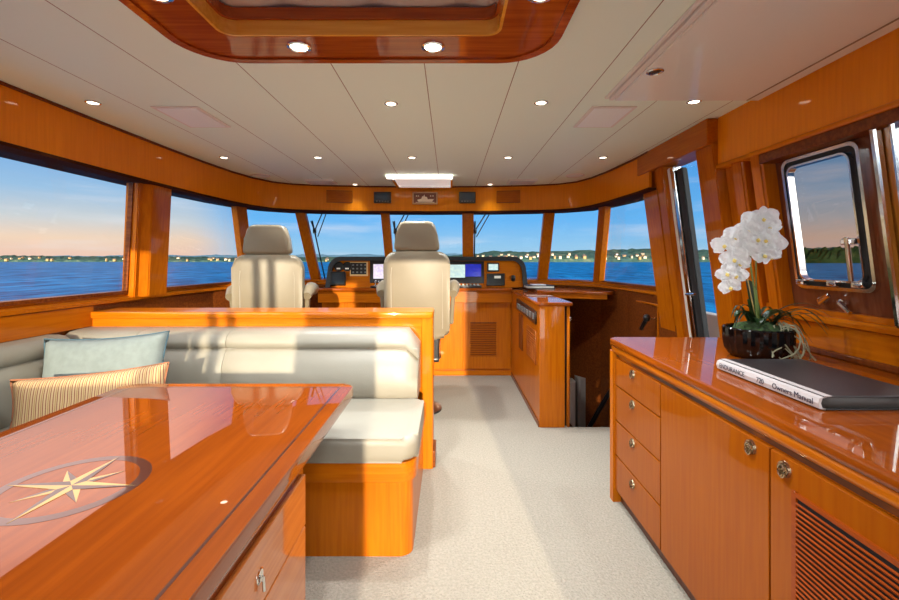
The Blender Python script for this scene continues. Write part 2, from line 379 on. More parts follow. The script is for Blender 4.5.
# windows. nodes: top (z 1.80) and bottom (z 1.04) of each mullion, plan coordinates
ZT, ZB = 1.80, 1.04
class Nd:
    def __init__(s, t, b): s.t = Vector((t[0], t[1], ZT)); s.b = Vector((b[0], b[1], ZB))
A0 = Nd((-2.10,-1.25), (-2.20,-1.25)); A1 = Nd((-2.10,2.92), (-2.20,3.0)); A2 = Nd((-2.09,3.24), (-2.19,3.33))
A = Nd((-2.04,4.22), (-2.12,4.60)); B = Nd((-1.61,4.77), (-1.55,5.18)); C = Nd((-.703,4.82), (-.69,5.27)); D = Nd((.20,4.82), (.22,5.27)); E = Nd((1.076,4.77), (1.08,5.18))
G = Nd((1.56,3.40), (1.66,3.44)); Fn = Nd((1.51,4.22), (1.57,4.60))
def pane(n0, n1, wn, m=GLASS, lip=.012, fm=None):
    root = sroot('window_%d' % wn, (n0.b+n1.b)/2)
    d = (n1.b-n0.b).normalized(); nr = d.cross((n0.t-n0.b)).normalized()*.004
    bm = NB(); hexa(bm, [n0.b-nr, n1.b-nr, n1.b+nr, n0.b+nr, n0.t-nr, n1.t-nr, n1.t+nr, n0.t+nr]); obj('pane', bm, m, root, smooth=False)
    bm = NB()
    up = (n0.t-n0.b).normalized(); 
    for a, b in ((n0.b, n1.b), (n0.t, n1.t)): bar(bm, a, b, up, .022, nr, .03)
    for n, s in ((n0, 1), (n1, -1)): bar(bm, n.b+d*s*.01, n.t+d*s*.01, d, .016, nr, .03)
    obj('frame', bm, fm or CHROME, root, smooth=False)
    return root
pane(A0, A1, 1, fm=WD); pane(A2, A, 2, fm=WD); pane(A, B, 3); pane(B, C, 4); pane(C, D, 5); pane(D, E, 6); pane(E, Fn, 7); pane(Fn, G, 8, m=GLASS, fm=WD)
def mullion(n, tn, w, d0, inward, wt=None, m=None, dep=.07):
    """w: width in plan along direction d0"""
    bm = NB(); off = Vector((*inward, 0)).normalized()*dep*.3
    bar(bm, n.b+off-Vector((0,0,.06)), n.t+off+Vector((0,0,0)), (*d0, 0), w, (*inward, 0), dep, bev=.006); struct('trim_%d' % tn, bm, m or WZ)
mullion(A, 4, .13, (.35,1), (1,-.35)); mullion(B, 5, .105, (1,.25), (0,-1)); mullion(C, 6, .095, (1,0), (0,-1)); mullion(D, 7, .125, (1,0), (0,-1))
mullion(E, 8, .115, (1,-.25), (0,-1)); mullion(Fn, 9, .10, (-.35,1), (-1,-.35))
# wide pilaster between the two port windows: outer post plus an inner box
bm = NB()
for (y0, y1, z) in ((0,0,0),):
    hexa(bm, [(-2.24,3.0,1.0), (-2.15,3.0,1.0), (-2.15,3.33,1.0), (-2.24,3.33,1.0), (-2.14,2.91,1.8), (-2.05,2.91,1.8), (-2.05,3.25,1.8), (-2.14,3.25,1.8)])
    hexa(bm, [(-2.16,3.03,1.0), (-2.10,3.07,1.0), (-2.10,3.27,1.0), (-2.16,3.29,1.0), (-2.06,2.94,1.79), (-2.01,2.98,1.79), (-2.01,3.19,1.79), (-2.06,3.21,1.79)])
bmesh.ops.bevel(bm, geom=bm.edges[:], offset=.006, segments=2, affect='EDGES')
struct('trim_10', bm, WZ)

# sill ledge all round and the low wall under it
LOWL = [(-2.17,-1.25), (-2.17,3.6), (-2.15,4.0), (-2.05,4.45), (-1.85,4.80), (-1.5,5.02), (-.8,5.1), (-.265,5.11), (.3,5.1), (1.0,5.02), (1.32,4.80), (1.53,4.45), (1.62,4.0), (1.64,3.6), (1.64,3.41)]
bm = NB(); sweep(bm, LOWL, [(-.025, .985), (-.025, 1.005), (.02, 1.012), (.16, 1.012), (.16, .98), (0, .975)]); struct('trim_11', bm, WX)
bm = NB(); sweep(bm, LOWL, [(.03, 1.0), (.03, 1.035), (.07, 1.04), (.07, 1.0)]); struct('trim_12', bm, WX)
bm = NB(); sweep(bm, LOWL[:3], [(0, .98), (0, -.05), (.05, -.05), (.05, .98)]); struct('wall_left', bm, WD)
bm = NB(); sweep(bm, LOWL[2:13], [(0, .98), (0, -1.4), (.05, -1.4), (.05, .98)]); struct('wall_front', bm, WD)
bm = NB(); sweep(bm, LOWL[12:]+[(1.64, 3.04)], [(0, .98), (0, -1.3), (.05, -1.3), (.05, .98)]); struct('wall_right', bm, WD)
# sun-side low wall from the side door aft
bm = NB(); sweep(bm, [(1.62, 2.46), (1.62, -1.25)], [(0, .98), (0, -.05), (.05, -.05), (.05, .98)]); struct('wall_starboard', bm, WY)
bm = NB(); sweep(bm, [(1.62, 2.44), (1.62, -1.25)], [(-.025, .985), (-.025, 1.0), (-.01, 1.01), (.1, 1.01), (.1, .975), (0, .975)]); box(bm, 1.635, 1.67, -1.25, 2.44, 1.01, 1.035); struct('trim_13', bm, WY)

# ---- starboard side door (raked posts, full glass) -------------------------------------------------
def sidepost(name, y0, y1, x_in, x_out, z0, z1, m=WZ, tilt=.1):
    bm = NB(); k = lambda z: (1.04-z)/.76*tilt*-1
    X = lambda x, z: x - tilt*(z-1.04)/.76
    hexa(bm, [(X(x_in, z0), y0, z0), (X(x_out, z0), y0, z0), (X(x_out, z0), y1, z0), (X(x_in, z0), y1, z0), (X(x_in, z1), y0, z1), (X(x_out, z1), y0, z1), (X(x_out, z1), y1, z1), (X(x_in, z1), y1, z1)])
    bmesh.ops.bevel(bm, geom=bm.edges[:], offset=.006, segments=2, affect='EDGES')
    return bm
struct('trim_14', sidepost('', 3.19, 3.42, 1.60, 1.70, 0, 1.92), WZ)
struct('trim_15', sidepost('', 3.02, 3.12, 1.57, 1.68, 0, 1.90), WZ)
struct('trim_16', sidepost('', 3.12, 3.19, 1.65, 1.70, 0, 1.90), WDZ)
struct('trim_17', sidepost('', 2.46, 2.63, 1.58, 1.70, 0, 1.92), WZ)
bm = NB(); box(bm, 1.44, 1.6, 2.46, 3.38, 1.90, 2.049, bev=.006); struct('trim_18', bm, WY)
root = sroot('door_1', (1.68, 2.82, .02))
def sl(y0, y1, xi, xo, z0, z1): return sidepost('', y0, y1, xi, xo, z0, z1)
obj('glass', sl(2.63, 3.02, 1.665, 1.673, .5, 1.93), GLASS, root, smooth=False)
obj('lower_panel', sl(2.63, 3.02, 1.66, 1.69, 0.0, .5), WDZ, root)
obj('chrome_edge', sl(2.935, 2.985, 1.60, 1.66, .02, 1.88), CHROME, root)
obj('white_jamb', sl(2.985, 3.018, 1.60, 1.66, .02, 1.88), WHITE, root)
obj('gasket', sl(2.86, 2.93, 1.615, 1.655, .02, 1.86), BLKMATTE, root)
bm = NB(); tube(bm, [(1.60,2.9,1.03), (1.56,2.9,1.03), (1.56,2.80,1.04)], .008); obj('handle', bm, CHROME, root)
# fluted upright and heavy door frame aft of it
bm = NB()
for y0, y1, xi in ((2.36,2.46,1.63), (2.27,2.36,1.60), (2.20,2.27,1.64), (2.12,2.20,1.59)):
    X = lambda x, z: x-.1*(z-1.04)/.76
    hexa(bm, [(X(xi,1.0), y0, 1.0), (X(1.70,1.0), y0, 1.0), (X(1.70,1.0), y1, 1.0), (X(xi,1.0), y1, 1.0), (X(xi,1.8), y0, 1.8), (X(1.70,1.8), y0, 1.8), (X(1.70,1.8), y1, 1.8), (X(xi,1.8), y1, 1.8)])
bmesh.ops.bevel(bm, geom=bm.edges[:], offset=.012, segments=3, affect='EDGES'); struct('trim_19', bm, WZ)
bm = NB(); box(bm, 1.50, 1.60, -1.25, 2.14, 1.72, 1.766, bev=.004); struct('trim_20', bm, WD)
# wooden hinged panel with a chrome framed port
root = sroot('door_2', (1.64, 1.86, 1.02))
def tl(y, z, x=1.635): return (x-.1*(z-1.04)/.76, y, z)
def ringslab(bm, y0, y1, z0, z1, w, x=1.635, th=.03, r=.04, ri=None):
    o_ = rrect(y0, y1, z0, z1, r, 5); i_ = rrect(y0+w, y1-w, z0+w, z1-w, max(.008, (ri if ri is not None else r-w*.6)), 5); n = len(o_)
    L_ = [[bm.verts.new(tl(a, b, xx)) for a, b in loop] for loop, xx in ((o_, x), (i_, x), (i_, x+th), (o_, x+th))]
    for j in range(4):
        a, b = L_[j], L_[(j+1) % 4]
        for k in range(n): bm.faces.new((a[k], a[(k+1) % n], b[(k+1) % n], b[k]))
PY0, PY1, PZ0, PZ1 = 1.675, 2.065, 1.125, 1.715
bm = NB(); 
o_ = rrect(1.60, 2.13, 1.02, 1.76, .004, 5); i_ = rrect(PY0+.01, PY1-.01, PZ0+.01, PZ1-.01, .035, 5); n = len(o_)
L_ = [[bm.verts.new(tl(a, b, xx)) for a, b in loop] for loop, xx in ((o_, 1.66), (i_, 1.66), (i_, 1.69), (o_, 1.69))]
for j in range(4):
    a, b = L_[j], L_[(j+1) % 4]
    for k in range(n): bm.faces.new((a[k], a[(k+1) % n], b[(k+1) % n], b[k]))
obj('panel', bm, wood('mahogany_panel', 'z', (120,66,40), (104,54,32), coat=1), root)
bm = NB(); ringslab(bm, PY0, PY1, PZ0, PZ1, .014, x=1.64, th=.03); ringslab(bm, PY0+.035, PY1-.035, PZ0+.035, PZ1-.035, .008, x=1.632, th=.03); obj('port_frame', bm, CHROME, root)
bm = NB(); ringslab(bm, PY0+.013, PY1-.013, PZ0+.013, PZ1-.013, .022, x=1.65, th=.02); obj('gasket', bm, BLKMATTE, root)
bm = NB(); bar(bm, tl((PY0+PY1)/2, PZ0+.02, 1.67), tl((PY0+PY1)/2, PZ1-.02, 1.67), (0,1,0), PY1-PY0-.04, (1,0,0), .006); obj('pane', bm, GLASS2, root, smooth=False)
for yy in (PY1-.05, (PY0+PY1)/2-.02, PY0+.06):
    bm = NB(); p0 = tl(yy, PZ0+.03, 1.625); box(bm, p0[0]-.01, p0[0]+.02, yy-.022, yy+.022, p0[2]-.012, p0[2]+.012, bev=.004)
    tube(bm, [(p0[0]-.012, yy, p0[2]), (p0[0]-.02, yy-.03, p0[2]-.004)], .006); obj('catch', bm, CHROME, root)
bm = NB(); bar(bm, tl(PY0+.07, PZ0+.04, 1.61), tl(PY0+.065, PZ0+.22, 1.61), (0,1,0), .018, (1,0,0), .012, bev=.004); box(bm, 1.575, 1.60, PY0+.04, PY0+.10, PZ0+.19, PZ0+.215, bev=.004); obj('stay', bm, CHROME, root)
for yy, a in ((1.93, .03), (1.83, -.035)):
    bm = NB(); p0 = Vector(tl(yy, 1.075, 1.65)); lathe(bm, [(0,0), (.016,0), (.016,.02), (.0,.022)], n=14, M=Matrix.Translation(p0) @ Matrix.Rotation(-PI/2, 4, 'Y'))
    tube(bm, [p0+Vector((-.02,0,0)), p0+Vector((-.03,-.01,.0)), p0+Vector((-.03,-.055,a))], [.010,.012,.009]); obj('lever', bm, CHROME, root)
# chrome door edges right at the frame's edge, then a plain window aft
root = sroot('door_3', (1.64, 1.5, 1.02))
for y0, y1 in ((1.565, 1.59), (1.50, 1.52), (1.44, 1.455)):
    obj('chrome_strip', sl(y0, y1, 1.60, 1.65, 1.01, 1.74), CHROME, root)
obj('leaf', sl(1.52, 1.565, 1.63, 1.66, 1.01, 1.74), wood('honey_edge', 'z', (206,140,50), (190,120,40)), root)
obj('pane', sl(0.2, 1.50, 1.655, 1.66, 1.01, 1.78), GLASS, root, smooth=False)
obj('edge_panel', sl(.1, .2, 1.60, 1.68, 1.0, 1.78), WZ, root)
pane(Nd((1.56,.1), (1.66,.1)), Nd((1.56,-1.25), (1.66,-1.25)), 9, fm=WD)

# ---- aft wall with its windows and doorway ---------------------------------------------------------
bm = NB(); Y0, Y1 = -1.30, -1.22
for x0, x1, z0, z1 in ((-2.3,-1.98,0,2.05), (-1.98,-.55,0,1.22), (-1.14,-1.085,1.22,2.0), (-1.03,-.975,1.22,2.0), (-.55,-.11,0,2.05), (-1.98,-.55,2.0,2.05), (-.11,.66,2.0,2.05), (.66,1.75,0,.95), (.66,1.75,.95,2.05)):
    box(bm, x0, x1, Y0, Y1, z0, z1)
struct('wall_aft', bm, WZ)
for k, (x0, x1, z0, z1) in enumerate(((-1.98,-1.14,1.22,2.0), (-1.085,-1.03,1.22,2.0), (-.975,-.55,1.22,2.0))): struct('window_%d' % (10+k), bx(x0, x1, -1.265, -1.257, z0, z1), GLASS, smooth=False)
bm = NB(); 
for x0, x1, y0, y1, z0, z1 in ((-2.3,1.75,-1.29,-1.21,2.0,2.049),): box(bm, x0, x1, y0, y1, z0, z1)
struct('trim_21', bm, WX)

# ---- side deck and bulwark seen through the side door
struct('side_deck', bx(1.70, 2.35, 0, 6, -.1, -.02), mat('deck_paint', (205,196,176), .7))
struct('bulwark', bx(2.35, 2.45, 0, 6, -.8, .77, bev=.01), mat('hull_cream', (222,208,182), .5))

# ---- stairwell going down
CREAM = mat('lower_cream', (226,220,208), .6)
bm = NB(); box(bm, .93, 1.64, 4.88, 4.90, -1.4, .93); struct('wall_stair_front', bm, WDZ)
bm = NB(); box(bm, .91, .93, 3.31, 4.9, -1.4, 0); box(bm, .93, 1.64, 3.29, 3.31, -1.4, -.06); struct('wall_stair_side', bm, WDZ)
struct('lower_floor', bx(.91, 1.7, 3.3, 4.9, -1.42, -1.40), CARPET)
bm = NB(); 
for k in range(3): box(bm, .935, 1.62, 3.32+.0+k*.26, 3.60+k*.26, -1.38, -.28-.28*k+ .0, bev=.008)
st = obj('staircase', bm, WD); st['kind'] = 'structure'
for k, (x0, x1, zt) in enumerate(((1.25,1.33,-.0), (1.35,1.49,.04), (1.51,1.61,.02))):
    bm = NB(); prism(bm, rrect(x0, x1, 4.62, 4.80, .03, 5), -1.38, zt-.02, bev=.01)
    tag(obj('stair_column', bm, CREAM if k != 1 else mat('grey_column', (150,142,134), .5)), ['slim cream column in the stairwell beside the partition', 'wide grey column in the middle of the stairwell', 'cream column in the stairwell nearest the starboard cabinet'][k], 'column')
bm = NB(); tube(bm, [(1.34,4.3,-.42), (1.52,4.25,-.06), (1.60,4.2,.10)], .022, 10)
tag(obj('stair_rail', bm, BLACK), 'black sloping handrail down in the stairwell', 'handrail')
kn = thing('grab_handle', 'dark knob grab handle on the wall above the stairwell', 'handle', (1.60, 3.48, .80))
bm = NB(); tube(bm, [(1.64,3.48,.80), (1.58,3.48,.80)], .014); obj('stem', bm, CHROME, kn)
bm = NB(); lathe(bm, [(0,-.03), (.02,-.025), (.03,0), (.02,.025), (0,.03)], (1.56,3.48,.80), 14); tube(bm, [(1.56,3.48,.80), (1.55,3.56,.70)], .016); obj('grip', bm, BLACK, kn)
# panel moulding on the wall above the stairs
bm = NB(); box(bm, 1.628, 1.645, 3.44, 4.0, .895, .91, bev=.003); box(bm, 1.628, 1.645, 3.44, 3.455, .1, .895, bev=.003); struct('trim_22', bm, WX)

# ================================================================== overhead coffer
t = thing('ceiling_coffer', 'polished wood coffer frame around a quilted white ceiling panel', 'ceiling frame', (-.31, .85, CEZ))
def ringz(bm, o_, i_, z0, z1):
    n = len(o_); L_ = [[bm.verts.new((a, b, z)) for a, b in loop] for loop, z in ((o_, z0), (i_, z0), (i_, z1), (o_, z1))]
    for j in range(4):
        a, b = L_[j], L_[(j+1) % 4]
        for k in range(n): bm.faces.new((a[k], a[(k+1) % n], b[(k+1) % n], b[k]))
def chm(x0, x1, y0, y1, r, n=8): return rrect(x0, x1, y0, y1, r, n)
WK = wood('coffer_teak', 'x', (176,84,26), (150,64,18), coat=1, rough=.25)
WKL = wood('coffer_lit_teak', 'x', (240,176,70), (228,158,54), coat=1, rough=.2)  # paler copy of the coffer wood, strong light on the step painted in
bm = NB(); ringz(bm, chm(-.965,.375,-.05,1.70,.19), chm(-.785,.175,.14,1.52,.05), 2.025, 2.049)
bmesh.ops.bevel(bm, geom=[e for e in bm.edges if all(abs(v.co.z-2.025) < 1e-4 for v in e.verts) and len(e.link_faces) == 2 and e.calc_face_angle(0) > 1], offset=.008, segments=3, affect='EDGES')
obj('outer_frame', bm, WK, t)
bm = NB(); ringz(bm, chm(-.975,.385,-.06,1.71,.20), chm(-.945,.355,-.03,1.68,.18), 2.018, 2.049); obj('bead', bm, WK, t)
bm = NB(); ringz(bm, chm(-.79,.18,.135,1.525,.055), chm(-.775,.165,.15,1.51,.045), 2.026, 2.076); obj('lit_step', bm, WKL, t)
bm = NB(); ringz(bm, chm(-.795,.185,.13,1.53,.055), chm(-.765,.155,.16,1.50,.04), 2.076, 2.115); obj('inner_step', bm, WK, t)
bm = NB(); ringz(bm, chm(-.85,.24,.08,1.60,.06), chm(-.80,.19,.125,1.55,.06), 2.10, 2.2); obj('upstand', bm, WD, t)
# quilted panel
bm = NB(); nx, ny = 40, 56; vs = []
for j in range(ny+1):
    for i in range(nx+1):
        x = -.80+1.0*i/nx; y = .13+1.42*j/ny
        u = (x+.26)/.30; w = (y-1.52)/.34
        dd = min(abs(((u+w+.5) % 1)-.5), abs(((u-w+.5) % 1)-.5))
        vs.append(bm.verts.new((x, y, 2.132-.012*min(1, dd*5))))
for j in range(ny):
    for i in range(nx): a = j*(nx+1)+i; bm.faces.new((vs[a], vs[a+1], vs[a+nx+2], vs[a+nx+1]))
obj('quilted_panel', bm, mat('quilt', (214,206,192), .8), t)
# lamp factory -------------------------------------------------------
def downlight(x, y, z, label, lit=True, r=.034, group='recessed ceiling lights', dim=1):
    t = thing('downlight', label, 'ceiling light', (x, y, z), 0, group)
    bm = NB(); lathe(bm, [(r*.72, .002), (r*.72, -.004), (r*.82, -.007), (r, -.004), (r, .002)], n=28); obj('bezel', bm, CHROME, t, local=True)
    bm = NB(); lathe(bm, [(0, -.002), (r*.72, -.002), (r*.72, .003), (0, .003)], n=28); obj('lens', bm, LENS if lit else mat('unlit_lens', (70,68,64), .2, metal=.6), t, local=True)
    if lit:
        l = bpy.data.lights.new('bulb', 'SPOT'); l.energy = DOWNLIGHT_W*dim; l.color = (.9, .97, 1); l.spot_size = math.radians(125 if dim >= 1 else 84); l.spot_blend = .9; l.shadow_soft_size = .03
        lo = bpy.data.objects.new('bulb', l); COL.objects.link(lo); lo.parent = t; lo.location = (0, 0, -.02)
    return t
pos = lambda x, y, z=.8: ((x-CX)*z/(HY-y), F*z/(HY-y))
cl = [((93,102), 'lit ceiling downlight over the port side windows, nearest to the left edge'), ((391,103), 'lit ceiling downlight just ahead of the coffer, left of centre'), ((541,102), 'lit ceiling downlight ahead of the right corner of the coffer'),
      ((694,101), 'lit ceiling downlight at the front edge of the glossy overhead panel'), ((224,157), 'leftmost downlight of the middle row, by the port fascia'), ((318,157), 'second downlight from the left in the middle row'),
      ((412,157), 'middle row downlight above the pilot chair'), ((508,157), 'second downlight from the right in the middle row'), ((603,157), 'rightmost downlight of the middle row, by the starboard fascia'),
      ((355,184), 'small downlight by the front fascia, left of the bright light box'), ((490,184), 'small downlight by the front fascia, right of the bright light box')]
for (x, y), lb in cl:
    X, Y = pos(x, y); downlight(X, Y, CEZ-.001, lb, dim=.12 if y > 180 else (.45 if abs(X+.27) > 1.2 else 1.4))
X, Y = pos(655, 71, .775); downlight(X, Y, 2.0245, 'unlit chrome downlight in the glossy overhead panel', lit=False)
for x, y, lb in ((299,47,'bright downlight in the coffer frame, front left'), (433,47,'bright downlight in the coffer frame, front centre right'), (157,-6,'bright downlight in the left side of the coffer frame'), (541,-6,'bright downlight in the right side of the coffer frame')):
    X, Y = pos(x, y, .773); downlight(X, Y, 2.0245, lb, r=.042)
for x, y, lb in ((-1.3, .3, 'downlight over the dining table, behind the view'), (-1.3,-.7,'downlight over the port aft corner'), (-.3,-.7,'downlight in front of the aft doorway'), (.7,-.7,'downlight by the starboard aft corner')):
    downlight(x, y, CEZ-.001, lb)
# flat ceiling grilles
def plate(name, x0, x1, y0, y1, label, cat, m, z=CEZ, th=.006, group=None, inner=None):
    t = thing(name, label, cat, ((x0+x1)/2, (y0+y1)/2, z), 0, group)
    bm = NB(); box(bm, x0, x1, y0, y1, z-th, z, bev=.002); obj('frame', bm, WHITE, t)
    bm = NB(); box(bm, x0+.02, x1-.02, y0+.02, y1-.02, z-th-.003, z-th+.001, bev=.001); obj('insert', bm, m, t)
    return t
SPK = mat('speaker_cloth', (250,255,255), .7, bump=.4, bscale=600)
plate('ceiling_speaker', -1.545, -1.30, 2.27, 2.62, 'flat square ceiling speaker on the port side', 'speaker', SPK)
plate('ceiling_speaker', .735, .97, 2.27, 2.62, 'flat square ceiling speaker on the starboard side', 'speaker', SPK)
GREYV = mat('vent_grey', (205,208,212), .4)
plate('ceiling_vent', -1.42, -1.14, 4.28, 4.5, 'low ceiling vent left of the bright light box', 'vent', GREYV, th=.02)
plate('ceiling_vent', .58, .86, 4.28, 4.5, 'low ceiling vent right of the bright light box', 'vent', GREYV, th=.02)
for x, lb in ((-1.76, 'round ceiling speaker at the front left corner'), (1.17, 'round ceiling speaker at the front right corner')):
    t = thing('round_speaker', lb, 'speaker', (x, 4.1, CEZ)); bm = NB(); lathe(bm, [(.085,0), (.085,-.008), (.075,-.01), (.075,0)], n=28); obj('ring', bm, WHITE, t, local=True)
    bm = NB(); lathe(bm, [(0,-.008), (.075,-.006), (.075,0), (0,0)], n=28); obj('grille', bm, SPK, t, local=True)
t = thing('light_box', 'bright framed light box on the ceiling above the windscreen', 'ceiling light', (-.28, 4.3, CEZ))
EM = mat('tube_glow', (255,255,250), .4, emit=(255,246,230), es=1.3)
bm = NB(); box(bm, -.59, .03, 4.08, 4.16, 2.025, 2.049, bev=.004); obj('light_bar', bm, EM, t)
bm = NB(); box(bm, -.52, .01, 4.17, 4.60, 2.03, 2.049, bev=.004); obj('diffuser', bm, mat('diffuser', (235,230,225), .3, emit=(235,225,220), es=.16), t)
bm = NB()
for a in ((-.55,-.52,4.16,4.63), (.01,.03,4.16,4.63), (-.55,.03,4.60,4.63)): box(bm, a[0], a[1], a[2], a[3], 2.015, 2.049, bev=.003)
obj('frame', bm, CHROME, t)
# glossy overhead panel to starboard
t = thing('gloss_panel', 'glossy cream overhead panel with moulded edge on the starboard ceiling', 'ceiling panel', (1.14, .6, CEZ))
obj('panel', bx(.80, 1.495, -1.1, 2.13, 2.025, 2.049, bev=.004), GLOSSW, t)
bm = NB(); box(bm, .755, .77, -1.1, 2.14, 2.036, 2.049, bev=.003); box(bm, .775, .797, -1.1, 2.14, 2.03, 2.049, bev=.003); obj('edge_moulding', bm, WHITE, t)
bm = NB(); box(bm, 1.43, 1.436, -1.1, 2.12, 2.022, 2.026); obj('seam', bm, mat('seam_shadow', (150,130,100), .6), t)

# ---- fascia fittings
def fy(x):  # fascia plan y at x
    for (xa, ya), (xb, yb) in zip(FASC, FASC[1:]):
        if xa <= x <= xb: return ya+(yb-ya)*(x-xa)/(xb-xa)
    return 4.7
def fx(px, Dp=4.68): return (px-CX)*Dp/F
def fz(py, Dp=4.68): return CH-(py-HY)*Dp/F
SCR = mat('dim_screen', (40,46,50), .2, emit=(90,120,140), es=.02)
for x0, x1, lb, k in ((374,391,'black gauge box on the front fascia, left of the ship plaque',0), (459,475.5,'black gauge box on the front fascia, right of the ship plaque',1)):
    X0, X1 = fx(x0), fx(x1); yy = fy((X0+X1)/2)-.001; Z0, Z1 = fz(203), fz(192); t = thing('fascia_gauge', lb, 'gauge', ((X0+X1)/2, yy, Z0))
    obj('housing', bx(X0, X1, yy-.03, yy, Z0, Z1, bev=.004), BLACK, t)
    obj('display', bx(X0+.02, X1-.02, yy-.032, yy-.029, Z0+.035, Z1-.02), SCR, t)
    bm = NB()
    for q in range(5): box(bm, X0+.025+q*.03, X0+.04+q*.03, yy-.033, yy-.029, Z0+.012, Z0+.022)
    obj('buttons', bm, mat('grey_button', (150,150,150), .5), t)
X0, X1 = fx(412.5), fx(437.5); Z0, Z1 = fz(204), fz(192); yy = 4.7
t = thing('ship_plaque', 'framed brown and cream ship relief plaque on the front fascia', 'plaque', ((X0+X1)/2, yy, Z0))
bm = NB()
for a in ((X0, X1, Z0, Z0+.012), (X0, X1, Z1-.012, Z1), (X0, X0+.012, Z0, Z1), (X1-.012, X1, Z0, Z1)): box(bm, a[0], a[1], yy-.022, yy+.01, a[2], a[3], bev=.002)
obj('frame', bm, mat('plaque_frame', (214,170,110), .4), t)
obj('board', bx(X0+.01, X1-.01, yy-.015, yy+.01, Z0+.01, Z1-.01), mat('plaque_board', (120,66,36), .5), t)
bm = NB(); cx = (X0+X1)/2
prism(bm, [(cx-.085, Z0+.045), (cx-.07, Z0+.025), (cx+.075, Z0+.025), (cx+.095, Z0+.052), (cx+.03, Z0+.05), (cx+.02, Z0+.075), (cx-.03, Z0+.082), (cx-.04, Z0+.055)], yy-.021, yy-.014, axis='y')
prism(bm, [(cx-.02, Z0+.08), (cx+.0, Z0+.08), (cx-.006, Z0+.10)], yy-.021, yy-.014, axis='y'); box(bm, cx-.10, cx+.10, yy-.019, yy-.014, Z0+.016, Z0+.021)
for q in (-.09, -.07, .06, .085): box(bm, cx+q-.006, cx+q+.006, yy-.019, yy-.014, Z0+.08, Z0+.092)
obj('relief', bm, mat('relief_cream', (236,214,180), .5), t)
for x0, x1, lb in ((327,352,'small flush hatch in the front fascia on the port side'), (497,520,'small flush hatch in the front fascia on the starboard side')):
    X0, X1 = fx(x0, 4.65), fx(x1, 4.65); ya, yb = fy(X0), fy(X1); d = Vector((X1-X0, yb-ya, 0)); t = thing('fascia_hatch', lb, 'hatch', ((X0+X1)/2, (ya+yb)/2, fz(203)))
    for k, (w, off, m) in enumerate(((.006, .004, WD), (0, .002, WX))):
        bm = NB(); bar(bm, (X0+(0 if not k else .006*d.x), ya-off, (fz(203)+fz(191))/2), (X1-(0 if not k else .006*d.x), yb-off, (fz(203)+fz(191))/2), (0,0,1), fz(191)-fz(203)-(.012 if k else 0), (0,1,0), .008+.010*k); obj('hatch_frame' if not k else 'lid', bm, m, t)

# ---- windscreen wipers (outside)
for n, w, lb in ((B, C, 'black wiper outside the windscreen left of centre'), (C, D, 'black wiper outside the windscreen behind the pilot chair headrest'), (D, E, 'black wiper outside the windscreen right of centre')):
    dx = (w.b-n.b); t = thing('wiper', lb, 'wiper', n.b+Vector((.1,.06,0)))
    def on(u, v, o=.03): return n.b+(w.b-n.b)*u+((n.t-n.b)*(1-u)+(w.t-w.b)*u)*v+Vector((0, o, 0))
    bm = NB(); tube(bm, [on(.085,0), on(.09,.5), on(.095,.86)], .008, 6); obj('arm', bm, BLACK, t)
    bm = NB(); tube(bm, [on(.09,.72,.04), on(.24,.985,.04)], .007, 6); tube(bm, [on(.115,.64,.04), on(.29,.99,.04)], .006, 6); tube(bm, [on(.075,.86,.04), on(.095,.66,.04)], .006, 6); obj('blade', bm, BLACK, t)
    bm = NB(); box(bm, *(lambda q: (q.x-.018, q.x+.018, q.y-.012, q.y+.012, q.z-.03, q.z+.03))(on(.095,.72)), bev=.004); obj('pivot', bm, BLACK, t)

# ================================================================== helm console
t = thing('helm_console', 'wooden helm console with black hood, screens and gauges under the windscreen', 'console', (-.26, 4.9, 0))
obj('cabinet', bx(-1.40, .675, 4.83, 5.08, .0, .93), WX, t)
obj('plinth', bx(-1.40, .68, 4.80, 4.84, .0, .055, bev=.004), WX, t)
bm = NB(); prism(bm, rrect(-1.55, .675, 4.70, 5.09, .02, 3), .925, .96, bev=.008); obj('shelf', bm, WC, t)
obj('apron', bx(-1.42, .675, 4.745, 4.84, .80, .926, bev=.004), WX, t)
# raised instrument bank: front outline in XZ, leaning forward
def bank(x0, x1, z0, z1, r, n=7):
    o_ = [(x1, z0)]
    for i in range(n+1):
        a = math.radians(90*i/n); o_.append((x1-r+r*math.cos(a)*.9-.0, z1-r+r*math.sin(a)))
    for i in range(n+1):
        a = math.radians(90+90*i/n); o_.append((x0+r+r*math.cos(a)*.9, z1-r+r*math.sin(a)))
    o_.append((x0, z0)); return o_
LEAN = .30
def face(px, py, off=0.0, D0=4.93):
    """point on the leaning instrument face under photo pixel"""
    # plane: y = D0 + (z-.96)*LEAN
    d = D0
    for _ in range(12):
        z = CH-(py-HY)*d/F; d = D0+(z-.96)*LEAN
    return Vector(((px-CX)*d/F, d-off, CH-(py-HY)*d/F))
bm = NB(); pf = bank(-1.36, .85, .955, 1.275, .12); n = len(pf)
v0 = [bm.verts.new((x, 4.93+(z-.96)*LEAN, z)) for x, z in pf]; v1 = [bm.verts.new((x, 5.09+(z-.96)*.05, z)) for x, z in pf]
bm.faces.new(v0); bm.faces.new(v1[::-1])
for i in range(n): bm.faces.new((v0[i], v1[i], v1[(i+1) % n], v0[(i+1) % n]))
obj('instrument_bank', bm, WX, t)
